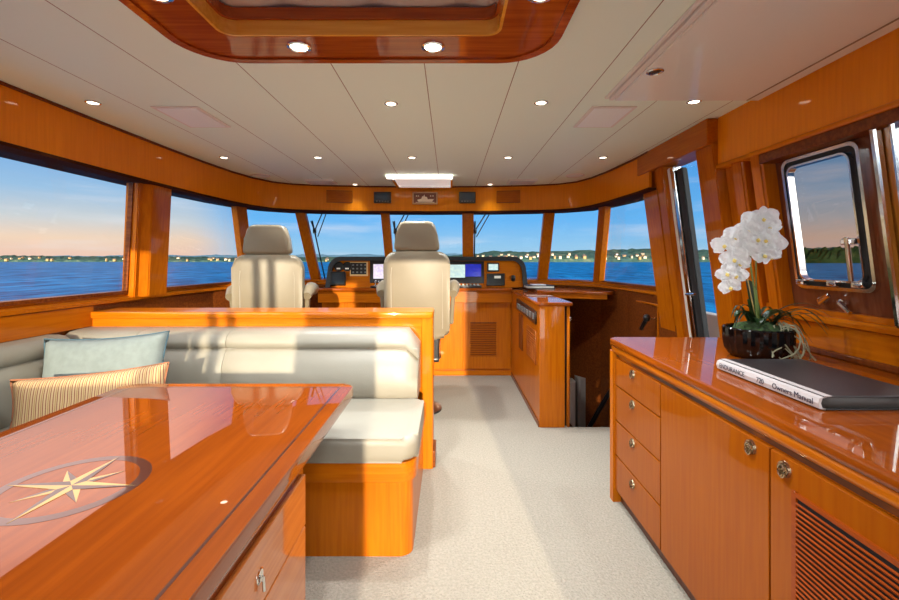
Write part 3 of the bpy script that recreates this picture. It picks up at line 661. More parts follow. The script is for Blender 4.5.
# black hood rim around it
bm = NB(); po = bank(-1.385, .875, .955, 1.30, .14); pi_ = bank(-1.335, .825, .955, 1.252, .11)
Ls = []
for loop, dy in ((po, -.035), (pi_, -.035), (pi_, .0), (po, .15)):
    Ls.append([bm.verts.new((x, 4.93+(z-.96)*LEAN+dy, z)) for x, z in loop])
for j in range(4):
    a, b = Ls[j], Ls[(j+1) % 4]
    for k in range(n-1): bm.faces.new((a[k], a[k+1], b[k+1], b[k]))
for k in (0, n-1): bm.faces.new([l[k] for l in Ls])
obj('hood', bm, BLKMATTE, t)
def onface(name, px0, px1, py0, py1, m, off=.012, th=.012, par=None, bev=.002):
    a = face(px0, py1); b = face(px1, py1); c = face(px1, py0); d = face(px0, py0)
    nr = Vector((0, -1, LEAN)).normalized(); bm = NB()
    hexa(bm, [p+nr*(off-th) for p in (a, b, c, d)]+[p+nr*off for p in (a, b, c, d)])
    if bev: bmesh.ops.bevel(bm, geom=bm.edges[:], offset=bev, segments=1, affect='EDGES')
    return obj(name, bm, m, par or t)
CREAMF = mat('cream_trim', (222,180,120), .4)
WHT = mat('screen_chart', (205,228,222), .2, emit=(205,228,222), es=.22, col2=(170,205,215), vscale=30)
BLU = mat('screen_blue', (30,40,150), .2, emit=(40,50,190), es=.22, col2=(30,40,120), vscale=20)
RAD = mat('screen_pink', (232,226,240), .2, emit=(232,220,238), es=.22, col2=(205,190,235), vscale=40)
g = onface('gauge_panel', 350, 368, 262, 276, CREAMF, .008); onface('gauge_face', 351, 366.5, 263, 274.5, BLACK, .012, par=g)
for px in (339, 347.5):
    c = face(px, 266.5, .012); gg = None
    bm = NB(); lathe(bm, [(0,0), (.045,0), (.05,.008), (.055,.004), (.055,-.01)], n=24, M=Matrix.Translation(c) @ Matrix.Rotation(PI/2-math.atan(LEAN), 4, 'X')); gg = obj('round_gauge', bm, BLACK, t)
    bm = NB(); q = face(px, 268.5, .026); box(bm, q.x-.02, q.x+.02, q.y-.004, q.y+.004, q.z-.008, q.z+.008, M=None); obj('gauge_window', bm, WHITE, gg)
gr = random.Random(2); bm = NB()
for i in range(4):
    for j in range(3):
        q = face(353.5+i*4, 265+j*3.6, .016); box(bm, q.x-.010, q.x+.010, q.y-.002, q.y+.004, q.z-.009, q.z+.009, bev=.002)
obj('gauge_needles', bm, mat('grey_dial', (120,124,124), .4), g)
mon = onface('small_monitor', 331, 346, 272.5, 286, BLACK, .05, .05, bev=.006); onface('monitor_screen', 333, 344.5, 274.5, 284, mat('dark_screen', (38,48,58), .15), .052, .004, par=mon)
b1 = onface('screen_bezel', 370, 408, 261, 283, BLACK, .014); onface('radar_screen', 373.5, 389, 264.5, 279, RAD, .017, .004, par=b1)
b2 = onface('screen_bezel', 447, 484, 261.5, 283.5, BLACK, .014); onface('chart_screen', 450, 465, 265, 278, WHT, .017, .004, par=b2); onface('radar_screen', 465.3, 481, 264.5, 277, BLU, .017, .004, par=b2)
b3 = onface('small_display', 487, 499, 263, 272, BLACK, .016); onface('display_screen', 488.5, 497.8, 264.5, 270.5, WHT, .019, .004, par=b3)
b4 = onface('radio', 486.5, 504.5, 274, 286, BLACK, .03, .03, bev=.004); onface('radio_display', 494, 500.5, 276.5, 279, WHITE, .032, .004, par=b4)
bm = NB(); q = face(513, 278, .02); lathe(bm, [(0,-.035), (.02,-.03), (.026,0), (.02,.03), (0,.035)], q, 14); obj('handset', bm, BLACK, t)
# switches on the shelf
def onshelf(name, px0, px1, py0, py1, m, z=.96, h=.012, par=None):
    ya = F*(CH-z)/(py1-HY); yb = F*(CH-z)/(py0-HY); ym = (ya+yb)/2
    return obj(name, bx((px0-CX)*ym/F, (px1-CX)*ym/F, max(ya, 4.71), min(yb, 4.92), z, z+h, bev=.003), m, par or t)
bm = NB(); sw = obj('switch_panel', bx(.08, .345, 4.72, 4.88, .96, .985, bev=.004), BLACK, t)
bm = NB()
for i in range(6):
    for j in range(3): box(bm, .10+i*.04, .118+i*.04, 4.735+j*.045, 4.752+j*.045, .985, 1.0, bev=.003)
obj('switches', bm, mat('pale_switch', (190,188,180), .4), sw)
obj('side_switch_panel', bx(-.85, -.72, 4.72, 4.86, .96, .98, bev=.004), BLACK, t)
for x in (-.80, -.76):
    bm = NB(); tube(bm, [(x,4.76,.98), (x,4.75,1.02)], .009); lathe(bm, [(0,-.014), (.014,0), (0,.014)], (x,4.75,1.03), 10); obj('throttle', bm, CHROME, t)
obj('control_box', bx(.0, .09, 4.74, 4.86, .96, 1.02, bev=.006), WHITE, t)
# front doors with louvres
def louvre(bm, x0, x1, z0, z1, y, pitch=.014, axis='y'):
    n = int((z1-z0)/pitch)
    for k in range(n):
        z = z0+pitch*(k+.5)
        if axis == 'y': bar(bm, (x0, y, z), (x1, y, z), (0, .5, -1), pitch*.62, (0, 1, .5), .004)
        else: bar(bm, (y, x0, z), (y, x1, z), (.5, 0, -1), pitch*.42, (1, 0, .5), .004)
def door(name, x0, x1, z0, z1, y, lx=None, parent=t):
    d = obj(name, bx(x0, x1, y-.016, y, z0, z1, bev=.003), WZ, parent)
    if lx:
        bm = NB(); box(bm, lx[0], lx[1], y-.018, y-.015, lx[2], lx[3]); obj('louvre_recess', bm, WDZ, d)
        bm = NB(); louvre(bm, lx[0]+.006, lx[1]-.006, lx[2], lx[3], y-.024, pitch=.02)
        for a in ((lx[0]-.004, lx[0]+.008, lx[2], lx[3]), (lx[1]-.008, lx[1]+.004, lx[2], lx[3])): box(bm, a[0], a[1], y-.028, y-.014, a[2], a[3])
        obj('louvre', bm, WX, d)
    return d
door('cabinet_door', -.16, .14, .07, .80, 4.83); door('cabinet_door', .15, .66, .07, .80, 4.83, (.22, .52, .21, .58))
door('cabinet_door', -.9, -.47, .07, .80, 4.83); door('cabinet_door', -1.38, -.92, .07, .80, 4.83)

# ---- partition beside the stairs
t = thing('stair_partition', 'tall narrow wooden partition with black switch panel beside the stairwell', 'partition', (.79, 4.05, 0))
obj('body', bx(.675, .865, 3.30, 4.83, .0, .915, bev=.004), WZ, t)
bm = NB(); prism(bm, rrect(.66, .925, 3.285, 4.86, .02, 3), .912, .94, bev=.008); obj('cap', bm, WC, t)
obj('outer_leaf', bx(.885, .905, 3.31, 4.4, .0, .912), WZ, t)
obj('shadow_gap', bx(.864, .886, 3.34, 4.4, .0, .905), DARK, t)
obj('plinth', bx(.668, .68, 3.31, 4.80, 0, .04), WD, t)
obj('hinge', bx(.903, .912, 3.305, 3.33, .80, .83, bev=.002), CHROME, t)
bm = NB(); hexa(bm, [(.662,3.40,.76), (.676,3.40,.76), (.676,4.35,.78), (.662,4.35,.78), (.662,3.40,.86), (.676,3.40,.86), (.676,4.35,.88), (.662,4.35,.88)])
sp_ = obj('switch_panel', bm, BLACK, t)
bm = NB()
for k in range(7): box(bm, .656, .664, 3.44+k*.13, 3.50+k*.13, .79, .84, bev=.003)
obj('switches', bm, mat('grey_switch', (110,112,110), .4), sp_)
bm = NB(); box(bm, .668, .676, 3.42, 3.82, .44, .70); louvre(bm, 3.43, 3.81, .45, .69, .668, .02, axis='x'); obj('vent', bm, wood('louvre_teak','y',(170,92,34),(150,74,24)), t)
obj('slot', bx(.668, .676, 4.05, 4.25, .42, .75), WDZ, t)

# ---- chart desk
t = thing('chart_desk', 'polished wooden chart desk in the starboard forward corner', 'desk', (1.2, 4.6, 0))
bm = NB(); prism(bm, [(.86,4.32), (1.47,4.10), (1.52,4.12), (1.585,4.22), (1.51,4.43), (1.30,4.75), (1.0,4.985), (.885,5.0), (.885,4.86)], .935, .965, bev=.006); obj('top', bm, WC, t)
bm = NB(); bar(bm, (.93,4.33,.915), (1.48,4.14,.915), (0,0,1), .05, (0,1,0), .02); obj('apron', bm, WX, t)
bd = thing('binder', 'flat dark-edged binder lying on the chart desk by the window', 'binder', (.95, 4.65, .965))
bm = NB(); box(bm, .80, 1.08, 4.50, 4.76, .966, .972, bev=.001); box(bm, .80, 1.08, 4.50, 4.76, .992, .998, bev=.001); obj('cover', bm, BLKMATTE, bd)
obj('pages', bx(.805, 1.07, 4.505, 4.755, .972, .992), WHITE, bd)
bm = NB(); box(bm, .86, 1.0, 4.55, 4.70, .998, 1.006, bev=.001); tag(obj('notebook', bm, mat('paper', (225,225,230), .7)), 'white notepad on top of the binder on the chart desk', 'notepad')

# ================================================================== starboard sideboard
t = thing('sideboard', 'long polished wooden sideboard with drawers, doors and rounded counter top', 'cabinet', (1.24, 1.0, 0))
Xf = .86; Yf = 2.343; Yn = -.6
obj('carcass', bx(Xf+.012, 1.617, Yn, Yf-.01, .06, .80), WZ, t)
obj('plinth', bx(Xf+.03, 1.617, Yn, Yf-.03, 0, .065), WDZ, t)
bm = NB(); prism(bm, rrect(Xf-.012, Xf+.06, Yf-.06, Yf, .02, 5, (0,1,0,0)), 0, .78); obj('corner_stile', bm, WZ, t)
bm = NB(); prism(bm, rrect(Xf-.014, 1.617, Yn, Yf+.0, .03, 6, (0,1,0,0)), .81, .845, bev=.012, seg=4); obj('counter_top', bm, WC, t)
bm = NB(); prism(bm, rrect(Xf-.008, 1.617, Yn, Yf-.004, .03, 6, (0,1,0,0)), .775, .812, bev=.014, seg=4); obj('moulding', bm, WY, t)
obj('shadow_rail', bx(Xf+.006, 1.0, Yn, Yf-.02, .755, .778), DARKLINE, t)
WYF = wood('sideboard_veneer', 'z', (154,78,4), (145,69,3), coat=.55, rough=.6, crough=.03, cior=1.45)
NICKEL = mat('aged_nickel', (176,156,128), .25, metal=1)
def ring_pull(y, z, par):
    bm = NB(); M = Matrix.Translation((Xf-.002, y, z)) @ Matrix.Rotation(-PI/2, 4, 'Y')
    lathe(bm, [(0,.002), (.012,.002), (.013,.006), (.019,.007), (.021,.0)], n=24, M=M)
    tube(bm, [(Xf-.012, y+.012*math.sin(a), z-.004+.016*math.cos(a)) for a in [2*PI*k/14 for k in range(15)]], .0028, 6, cap=False)
    obj('ring_pull', bm, NICKEL, par)
zs = [.752, .61, .43, .25, .068]
for k in range(4):
    d = obj('drawer', bx(Xf-.002, Xf+.02, 1.795, Yf-.028, zs[k+1]+.0035, zs[k]-.0035, bev=.002), WYF, t)
    ring_pull(2.06, (.72, .578, .398, .206)[k], d)
d = obj('door', bx(Xf-.002, Xf+.02, 1.183, 1.787, .0715, .7485, bev=.002), WYF, t); ring_pull(1.251, .722, d)
d = obj('door', bx(Xf-.002, Xf+.02, .60, 1.176, .0715, .7485, bev=.002), WYF, t); ring_pull(1.125, .718, d)
bm = NB(); box(bm, Xf-.004, Xf-.001, .68, 1.084, .13, .668); obj('louvre_recess', bm, DARK, d)
bm = NB(); louvre(bm, .69, 1.082, .135, .668, Xf-.008, .0125, axis='x')
for a in ((.672,.69,.125,.68), (1.082,1.096,.125,.68), (.6901,1.0819,.668,.6795), (.6901,1.0819,.1255,.135)): box(bm, Xf-.009, Xf, a[0], a[1], a[2], a[3])
obj('louvre', bm, wood('louvre_dark', 'y', (150,64,10), (134,54,6)), d)
d = obj('door', bx(Xf-.002, Xf+.02, .02, .594, .0715, .7485, bev=.002), WYF, t)
d = obj('door', bx(Xf-.002, Xf+.02, -.58, .014, .0715, .7485, bev=.002), WYF, t)
# baseboard strip behind the counter
bm = NB(); box(bm, 1.60, 1.62, -1.2, 2.34, .846, .87, bev=.004); struct('baseboard_right', bm, WDZ)

# ---- the manual lying on the counter
BK = (1.005, 1.19, .846); t = thing('manual', 'large black hardcover owners manual with lettered silver spine on the sideboard', 'book', BK, 0)
t.rotation_euler = (0, 0, 0)
bw, bl, bh = .31, .455, .038
COV = mat('book_cover', (44,40,42), .35, bump=.08, bscale=500); SPN = mat('book_spine', (196,186,184), .4); PGS = mat('page_edges', (70,64,62), .7)
bm = NB(); box(bm, .006, bw, 0, bl, bh-.004, bh, bev=.001); box(bm, .006, bw, 0, bl, 0, .004, bev=.001); obj('cover', bm, COV, t, local=True)
bm = NB(); prism(bm, [(.03, bh+.0008), (.012, bh+.0008), (-.004, bh-.006), (-.008, bh*.5), (-.004, .004), (.012, -.0), (.012, .004), (.004, .006), (.0, bh*.5), (.004, bh-.006), (.03, bh-.0005)], .0, bl, axis='y'); obj('spine', bm, SPN, t, local=True)
obj('pages', bx(.012, bw-.01, .006, bl-.006, .004, bh-.004), PGS, t, local=True)
def text(s, size, M, m, par, name='lettering', italic=0):
    c = bpy.data.curves.new('t', 'FONT'); c.body = s; c.size = size; c.extrude = .0003; c.align_x = 'LEFT'; c.shear = italic; c.align_y = 'CENTER'
    tmp = bpy.data.objects.new('t', c); COL.objects.link(tmp)
    dg = bpy.context.evaluated_depsgraph_get(); me = bpy.data.meshes.new_from_object(tmp.evaluated_get(dg)); bpy.data.objects.remove(tmp)
    me.transform(M); me.materials.append(m); o = bpy.data.objects.new(name, me); COL.objects.link(o); o.parent = par; return o
INK = mat('ink', (40,40,60), .6)
# reads from the far end towards the near end along the spine (facing port)
MS = Matrix(((0, .0, -1, -.0085), (-1, 0, 0, 0), (0, 1, 0, bh*.5), (0, 0, 0, 1)))
for s, y, sz in (('ENDURANCE', bl-.02, .023), ('720', bl-.215, .023), ('Owners Manual', bl-.285, .024)):
    M = Matrix.Translation((0, y, 0)) @ MS; text(s, sz, M, INK, t)

# ---- orchid
PX, PY = 1.31, 1.87
t = thing('potted_orchid', 'white moth orchid in a ribbed black pot on the sideboard', 'plant', (PX, PY, .846))
bm = NB(); n = 56; rings = []
for r_, z in ((.09,0), (.104,.008), (.117,.03), (.123,.07), (.124,.118), (.119,.124), (.113,.12), (.112,.10)):
    rings.append([bm.verts.new(((r_*(1+.02*math.cos(k*PI*.5*2)*0+(.05 if k % 2 else -.0)))*math.cos(2*PI*k/n), (r_*(1+(.05 if k % 2 else 0)))*math.sin(2*PI*k/n), z)) for k in range(n)])
for a, b in zip(rings, rings[1:]):
    for k in range(n): bm.faces.new((a[k], a[(k+1) % n], b[(k+1) % n], b[k]))
bm.faces.new(rings[0]); bm.faces.new(rings[-1][::-1])
obj('pot', bm, mat('black_glaze', (8,8,10), .12, coat=0), t, local=True)
MOSS = mat('moss', (58,84,36), .9, bump=1, bscale=60, var=.5, vscale=40)
bm = NB(); lathe(bm, [(.108,.10), (.09,.125), (.05,.14), (0,.145)], n=24)
rm = random.Random(4)
for v in bm.verts: v.co += Vector((rm.uniform(-.006,.006), rm.uniform(-.006,.006), rm.uniform(-.008,.01)))
obj('moss', bm, MOSS, t, local=True)
LEAFM = mat('orchid_leaf', (40,78,30), .3, var=.3, vscale=12, spec=.6); GRASS = mat('grass_leaf', (48,74,44), .45, var=.35, vscale=20)
STEM = mat('stem_green', (112,130,60), .5); ROOT = mat('air_root', (140,136,110), .7)
def leaf(bm, base, direction, length, width, droop, up, n=10, fold=.25):
    d = Vector(direction).normalized(); side = d.cross(Vector((0,0,1))).normalized(); prev = None
    for i in range(n+1):
        s = i/n; p = Vector(base)+d*length*s+Vector((0,0,1))*(up*math.sin(s*PI*.5)-droop*s*s*s)
        w = width*math.sin(PI*min(1, .12+s*.88))**.6*(1-.0*s) if s < 1 else .001
        row = [bm.verts.new(p-side*w+Vector((0,0,w*fold))), bm.verts.new(p), bm.verts.new(p+side*w+Vector((0,0,w*fold)))]
        if prev:
            for k in (0, 1): bm.faces.new((prev[k], prev[k+1], row[k+1], row[k]))
        prev = row
def solid(bm, th=.0015):
    bmesh.ops.solidify(bm, geom=bm.faces[:], thickness=th)
for a, l, w, dr, up in ((100,.05,.026,.0,.20), (80,.09,.022,.02,.13), (200,.12,.024,.05,.10), (320,.12,.024,.06,.10), (20,.13,.02,.05,.10), (250,.10,.022,.05,.07)):
    bm = NB(); r_ = math.radians(a); leaf(bm, (0,0,.12), (math.cos(r_), math.sin(r_)*.6, 0), l, w, dr, up); solid(bm, .002); obj('leaf', bm, LEAFM, t, local=True)
for k in range(18):
    bm = NB(); r_ = math.radians(rm.uniform(-75, 40)+(0 if k < 13 else 170)); leaf(bm, (rm.uniform(-.03,.05), rm.uniform(-.04,.04), .12), (math.cos(r_), math.sin(r_), 0), rm.uniform(.16,.27) if k < 13 else rm.uniform(.08,.13), .0075, rm.uniform(.05,.14), rm.uniform(.07,.15), n=12); solid(bm, .001); obj('grass_blade', bm, GRASS, t, local=True)
bm = NB()
for k in range(46):
    a = rm.uniform(-1.5, .2); r0 = rm.uniform(.06,.10); pts = []; L_ = rm.uniform(.06,.10)
    for i in range(8):
        s = i/7; pts.append((math.cos(a+.5*math.sin(s*3+k))*(r0+L_*s), math.sin(a+.4*s)*(r0+L_*s), max(.006, .13+.02*math.sin(s*6+k)-.125*s**1.5)))
    tube(bm, pts, .0026, 5)
obj('air_roots', bm, ROOT, t, local=True)
bm = NB(); tube(bm, [(.0,0,.12), (-.01,0,.25), (-.03,0,.38), (-.04,-.01,.47), (-.06,-.02,.53), (-.10,-.03,.52), (-.14,-.04,.44), (-.155,-.045,.36)], .0035, 6); obj('flower_stem', bm, STEM, t, local=True)
bm = NB(); tube(bm, [(.01,0,.12), (.0,.01,.28), (.0,.01,.42), (.02,0,.52), (.03,-.01,.565), (.05,-.02,.58), (.07,-.03,.50)], .0035, 6); obj('flower_stem', bm, STEM, t, local=True)
bm = NB(); tube(bm, [(.002,.006,.12), (-.045,.006,.36)], .0025, 5); obj('support_stake', bm, mat('bamboo', (170,140,80), .6), t, local=True)
PET = mat('white_petal', (255,254,255), .6, spec=.3); LIP = mat('orchid_lip', (240,214,120), .5)
PETm = PET.node_tree.nodes['Principled BSDF']; PETm.inputs['Subsurface Weight'].default_value = 0
def flower_mesh(seed, r=.046):
    rq = random.Random(seed); bm = NB()
    for a, l, w in ((90,1,.50), (210,.95,.46), (330,.95,.46), (20,1.08,.80), (160,1.08,.80)):
        ar = math.radians(a+rq.uniform(-5,5)); d = Vector((math.cos(ar), 0, math.sin(ar))); sd = Vector((-math.sin(ar), 0, math.cos(ar))); yb = -.003 if w > .6 else .002
        rows = []
        for i in range(7):
            s = i/6; ww = w*r*math.sin(PI*(.06+.90*s))**.7*.75; row = []
            for j in (-1, -.5, 0, .5, 1): row.append(bm.verts.new(d*r*l*s+sd*ww*j+Vector((0, yb-.010*s*s*rq.uniform(.4,1.2)-.004*(1-j*j)+.004*math.sin(9*s+j*3), 0))))
            rows.append(row)
        for x, y in zip(rows, rows[1:]):
            for k in range(4): bm.faces.new((x[k], x[k+1], y[k+1], y[k]))
    solid(bm, .0012)
    return bm
fl = [(-.165,-.06,.475,-15), (-.115,-.075,.515,5), (-.055,-.08,.545,0), (.0,-.06,.585,10), (.05,-.07,.60,-5), (.085,-.06,.555,20), (.095,-.07,.49,15), (.045,-.09,.50,-5), (.0,-.085,.505,8),
      (-.075,-.085,.455,-8), (-.13,-.08,.415,-10), (-.16,-.07,.35,-20), (-.095,-.075,.395,0), (.07,-.085,.43,10), (.03,-.09,.435,0), (-.14,-.065,.29,-10), (-.03,-.075,.46,5), (-.11,-.07,.345,5)]
for k, (x, y, z, a) in enumerate(fl):
    o = obj('flower', flower_mesh(k, .05 if k < 11 else .04), PET, t, local=True); o.location = (x*.70-.06, y, .5+(z-.5)*.9-.012); o.rotation_euler = (math.radians(rm.uniform(-22,12)), math.radians(rm.uniform(-30,30)), math.radians(a-30)); o.rotation_mode = 'XYZ'
    bm = NB(); lathe(bm, [(0,-.012), (.005,-.009), (.008,-.002), (.003,.004), (0,.006)], (0,-.012,-.004), 8); obj('lip', bm, LIP, o, local=True)

# ================================================================== dinette
# divider behind the bench
t = thing('dinette_divider', 'low wooden divider with polished cap behind the dinette bench', 'divider', (-1.15, 2.75, 0))
obj('panel', bx(-2.165, -.17, 2.69, 2.84, .0, .90), WX, t)
bm = NB(); prism(bm, rrect(-2.165, -.098, 2.635, 2.88, .02, 3), .905, .945, bev=.008); obj('cap', bm, WX, t)
obj('rail', bx(-2.165, -.10, 2.65, 2.70, .852, .906, bev=.004), WX, t)
bm = NB(); prism(bm, rrect(-.172, -.10, 2.645, 2.86, .012, 3), 0, .906); obj('end_post', bm, WZ, t)
obj('foot', bx(-.11, -.085, 2.66, 2.84, 0, .10, bev=.006), WD, t)
bm = NB(); prism(bm, [(-.172,.853), (-.26,.853), (-.215,.842), (-.185,.81), (-.172,.77)], 2.65, 2.69, axis='y'); obj('corner_gusset', bm, WX, t)

t = thing('dinette_bench', 'cream leather L-shaped dinette bench on a wooden base', 'bench', (-1.15, 2.2, 0))
BF = 1.862
bm = NB(); prism(bm, rrect(-1.44, -.158, BF, 2.64, .055, 8, (0,0,0,1)), .0, .325); obj('base', bm, WZ, t)
bm = NB(); prism(bm, rrect(-1.44, -.142, BF-.016, 2.64, .07, 8, (0,0,0,1)), .32, .402, bev=.004); obj('base_rail', bm, WX, t)
obj('side_base', bx(-2.165, -1.445, -.4, 2.64, .0, .40), WY, t)
def cushion(name, x0, x1, y0, y1, z0, z1, r, m=LEATH, seg=5, par=None, crown=.012, M=None, rc=None):
    bm = NB(); prism(bm, rrect(x0, x1, y0, y1, rc or r, 8), z0, z1, bev=r, seg=seg)
    if M is not None: bm.transform(M)
    return obj(name, bm, m, par or t, ang=60)
cushion('seat_cushion', -1.42, -.136, BF-.02, 2.42, .403, .505, .035, rc=.065)
cushion('seat_cushion', -2.10, -1.43, -.35, 2.42, .403, .505, .035, rc=.05)
# back cushions: sections with a roll on top, leaning back
def backseg(x0, x1, last=False):
    bm = NB()
    prof = [(2.38,.50), (2.372,.60), (2.385,.70), (2.415,.752), (2.432,.768), (2.42,.785), (2.42,.80), (2.44,.835), (2.49,.857), (2.56,.862), (2.69,.86), (2.69,.50)]
    prism(bm, prof, x0, x1, axis='x')
    # prism gives (x=c, y=a, z=b)
    if last:
        for v in bm.verts:
            if v.co.x > x1-.001 and v.co.z > .8: pass
    return bm
def backrow(x0, x1, rc):
    """smooth backrest section between x0 and x1, rounded at the top right when rc"""
    prof = [(2.395,.495), (2.372,.53), (2.368,.60), (2.38,.68), (2.41,.738), (2.436,.757), (2.440,.764), (2.425,.775), (2.42,.80), (2.435,.830), (2.475,.850), (2.53,.856), (2.645,.856)]
    n = 16; bm = NB(); rows = []
    for i in range(n+1):
        s = i/n; x = x0+(x1-x0)*s; e0 = min(1, min(s, 1-s)*(x1-x0)/.018)
        pull = (1-math.sqrt(max(0, 1-(1-e0)**2)))*.016
        row = []
        for y, z in prof:
            zz = z
            if rc and x > x1-rc:
                q = (x-(x1-rc))/rc; top = .856-rc*(1-math.sqrt(max(0, 1-q*q))); zz = .495+(z-.495)*(top-.495)/(.856-.495)
            row.append(bm.verts.new((x, y+pull, zz)))
        rows.append(row)
    for a, b in zip(rows, rows[1:]):
        for k in range(len(a)-1): bm.faces.new((a[k], a[k+1], b[k+1], b[k]))
    for r_ in (rows[0], rows[-1]):
        c0 = bm.verts.new((r_[0].co.x, 2.648, r_[0].co.z)); c1 = bm.verts.new((r_[0].co.x, 2.648, r_[-1].co.z)); bm.faces.new(r_+[c1, c0]) if r_ is rows[0] else bm.faces.new((r_+[c1, c0])[::-1])
    return bm
xs = [-2.15, -1.75, -1.24, -.173]
for k in range(3): obj('back_cushion', backrow(xs[k], xs[k+1]-.002, .09 if k == 2 else 0), LEATH, t, ang=60)
bm = NB(); pts = [(-1.24+1.06*i/30, 2.437, .763) for i in range(31)]; tube(bm, pts, .0022, 5); obj('seam_piping', bm, PIPING, t)
# port side backrest
bm = backrow(-.35, 2.36, 0)
bm.transform(Matrix(((0,-.7,0,2.37*.7-1.975), (1,0,0,0), (0,0,1,0), (0,0,0,1)))); obj('side_back_cushion', bm, LEATH, t, ang=60)

# band along the port wall above the backrest
bm = NB(); box(bm, -2.172, -2.15, -.9, 2.66, .857, .98, bev=.003); struct('trim_23', bm, WY)

# ---- pillows
def pillow(w, h, th, n=18, tuft=.0):
    bm = NB(); g = {}
    for s in (0, 1):
        for j in range(n+1):
            for i in range(n+1):
                u = i/n*2-1; v = j/n*2-1
                if s and (i in (0, n) or j in (0, n)): g[(s, i, j)] = g[(0, i, j)]; continue
                inx = 1-.07*(1-v*v)*abs(u); inz = 1-.10*(1-u*u)*abs(v)
                z = (max(0, (1-u**4))*max(0, (1-v**4)))**.55*th/2
                z += .004*math.sin(u*9+s)*math.sin(v*7)*(1-max(abs(u), abs(v)))
                g[(s, i, j)] = bm.verts.new((u*w/2*inx, (z if s else -z), v*h/2*inz))
    for s in (0, 1):
        for j in range(n):
            for i in range(n): bm.faces.new((g[(s,i,j)], g[(s,i+1,j)], g[(s,i+1,j+1)], g[(s,i,j+1)]))
    return bm, [g[(0,i,0)].co.copy() for i in range(n+1)]+[g[(0,n,j)].co.copy() for j in range(1,n+1)]+[g[(0,i,n)].co.copy() for i in range(n-1,-1,-1)]+[g[(0,0,j)].co.copy() for j in range(n-1,-1,-1)]
def put_pillow(name, w, h, th, loc, rot, m, label, pm):
    t = thing(name, label, 'pillow', loc); t.rotation_euler = rot
    bm, edge = pillow(w, h, th); obj('cover', bm, m, t, local=True, ang=180)
    bm = NB(); tube(bm, edge, .004, 6, cap=False); obj('piping', bm, pm, t, local=True)
BLUE = mat('blue_grey_linen', (122,130,128), .9, bump=.3, bscale=400, var=.06, vscale=30)
STR = stripes('striped_cotton', (190,160,116), (120,56,36), (160,120,70), 42)
put_pillow('throw_pillow', .59, .38, .15, (-1.70, 2.16, .695), (math.radians(-14), math.radians(-3), math.radians(5)), BLUE, 'plain blue-grey rectangular pillow in the corner of the dinette bench', mat('navy_piping', (62,88,100), .8))
put_pillow('throw_pillow', .58, .28, .14, (-1.56, 1.92, .628), (math.radians(-16), math.radians(-3), math.radians(20)), STR, 'cream and rust striped pillow leaning in front of the blue-grey one', mat('rust_piping', (150,92,60), .8))

# ---- dining table
TZ = .72; TX0, TX1, TY0, TY1 = -1.388, -.408, -.30, 1.90
t = thing('dining_table', 'large glossy wooden dining table with an inlaid compass rose', 'table', (-.9, .8, 0))
bm = NB(); prism(bm, rrect(TX0, TX1, TY0, TY1, .045, 8), TZ-.045, TZ, bev=.009, seg=4); obj('table_top', bm, WT, t)
bm = NB(); prism(bm, rrect(TX0+.012, TX1-.012, TY0+.012, TY1-.012, .04, 8), TZ-.062, TZ-.044, bev=.005); obj('edge_moulding', bm, WT, t)
bm = NB(); o_ = rrect(TX0+.048, TX1-.048, TY0+.048, TY1-.048, .002, 2); i_ = rrect(TX0+.055, TX1-.055, TY0+.055, TY1-.055, .002, 2); ringz(bm, o_, i_, TZ-.002, TZ+.0005); obj('inlay_line', bm, DARKLINE, t, smooth=False)
cxr, cyr = -.892, 1.038
bm = NB(); N = 64; R0, R1 = .133, .158
o_ = [(cxr+R1*math.cos(2*PI*k/N), cyr+R1*math.sin(2*PI*k/N)) for k in range(N)]; i_ = [(cxr+R0*math.cos(2*PI*k/N), cyr+R0*math.sin(2*PI*k/N)) for k in range(N)]
ringz(bm, o_, i_, TZ-.002, TZ+.0005); ro = obj('compass_ring', bm, DARKLINE, t, smooth=False)
def star(tips, zt, dark):
    bm = NB()
    for a, r, w in tips:
        A_ = math.radians(a); d = Vector((math.cos(A_), math.sin(A_))); s = Vector((-d.y, d.x)); c = Vector((cxr, cyr))
        hub = c+d*w+s*(w if not dark else -w)*1.0
        pts = [c, c+d*r, c+(d*.5+s*(.5 if not dark else -.5))*w*2]
        prism(bm, [(p.x, p.y) for p in pts], TZ-.002, zt)
    return bm
dt = [(45+90*k, .104, .017) for k in range(4)]; ct = [(90*k, .152, .019) for k in range(4)]
for tips, zt in ((dt, TZ+.0007), (ct, TZ+.0011)):
    obj('compass_points', star(tips, zt, False), PALE, t, smooth=False); obj('compass_points', star(tips, zt, True), mat('mid_inlay', (44,22,14), .3, coat=1), t, smooth=False)
# pedestal box with drawers
obj('pedestal', bx(-1.30, -.452, .25, 1.36, .0, TZ-.06, bev=.004), WT, t)
for z0, z1 in ((.06, .44), (.446, .60)):
    d = obj('drawer', bx(-.456, -.440, .55, 1.345, z0, z1, bev=.002), wood('pedestal_veneer', 'y', (186,108,50), (170,92,38), coat=1, crough=.03), t)
bm = NB(); M = Matrix.Translation((-.440, 1.02, .52)) @ Matrix.Rotation(PI/2, 4, 'Y'); lathe(bm, [(0,.003), (.014,.003), (.018,.001), (.018,-.001)], n=18, M=M); tube(bm, [(-.432,1.02,.52), (-.43,1.02,.485)], .004); obj('pull', bm, CHROME, d)

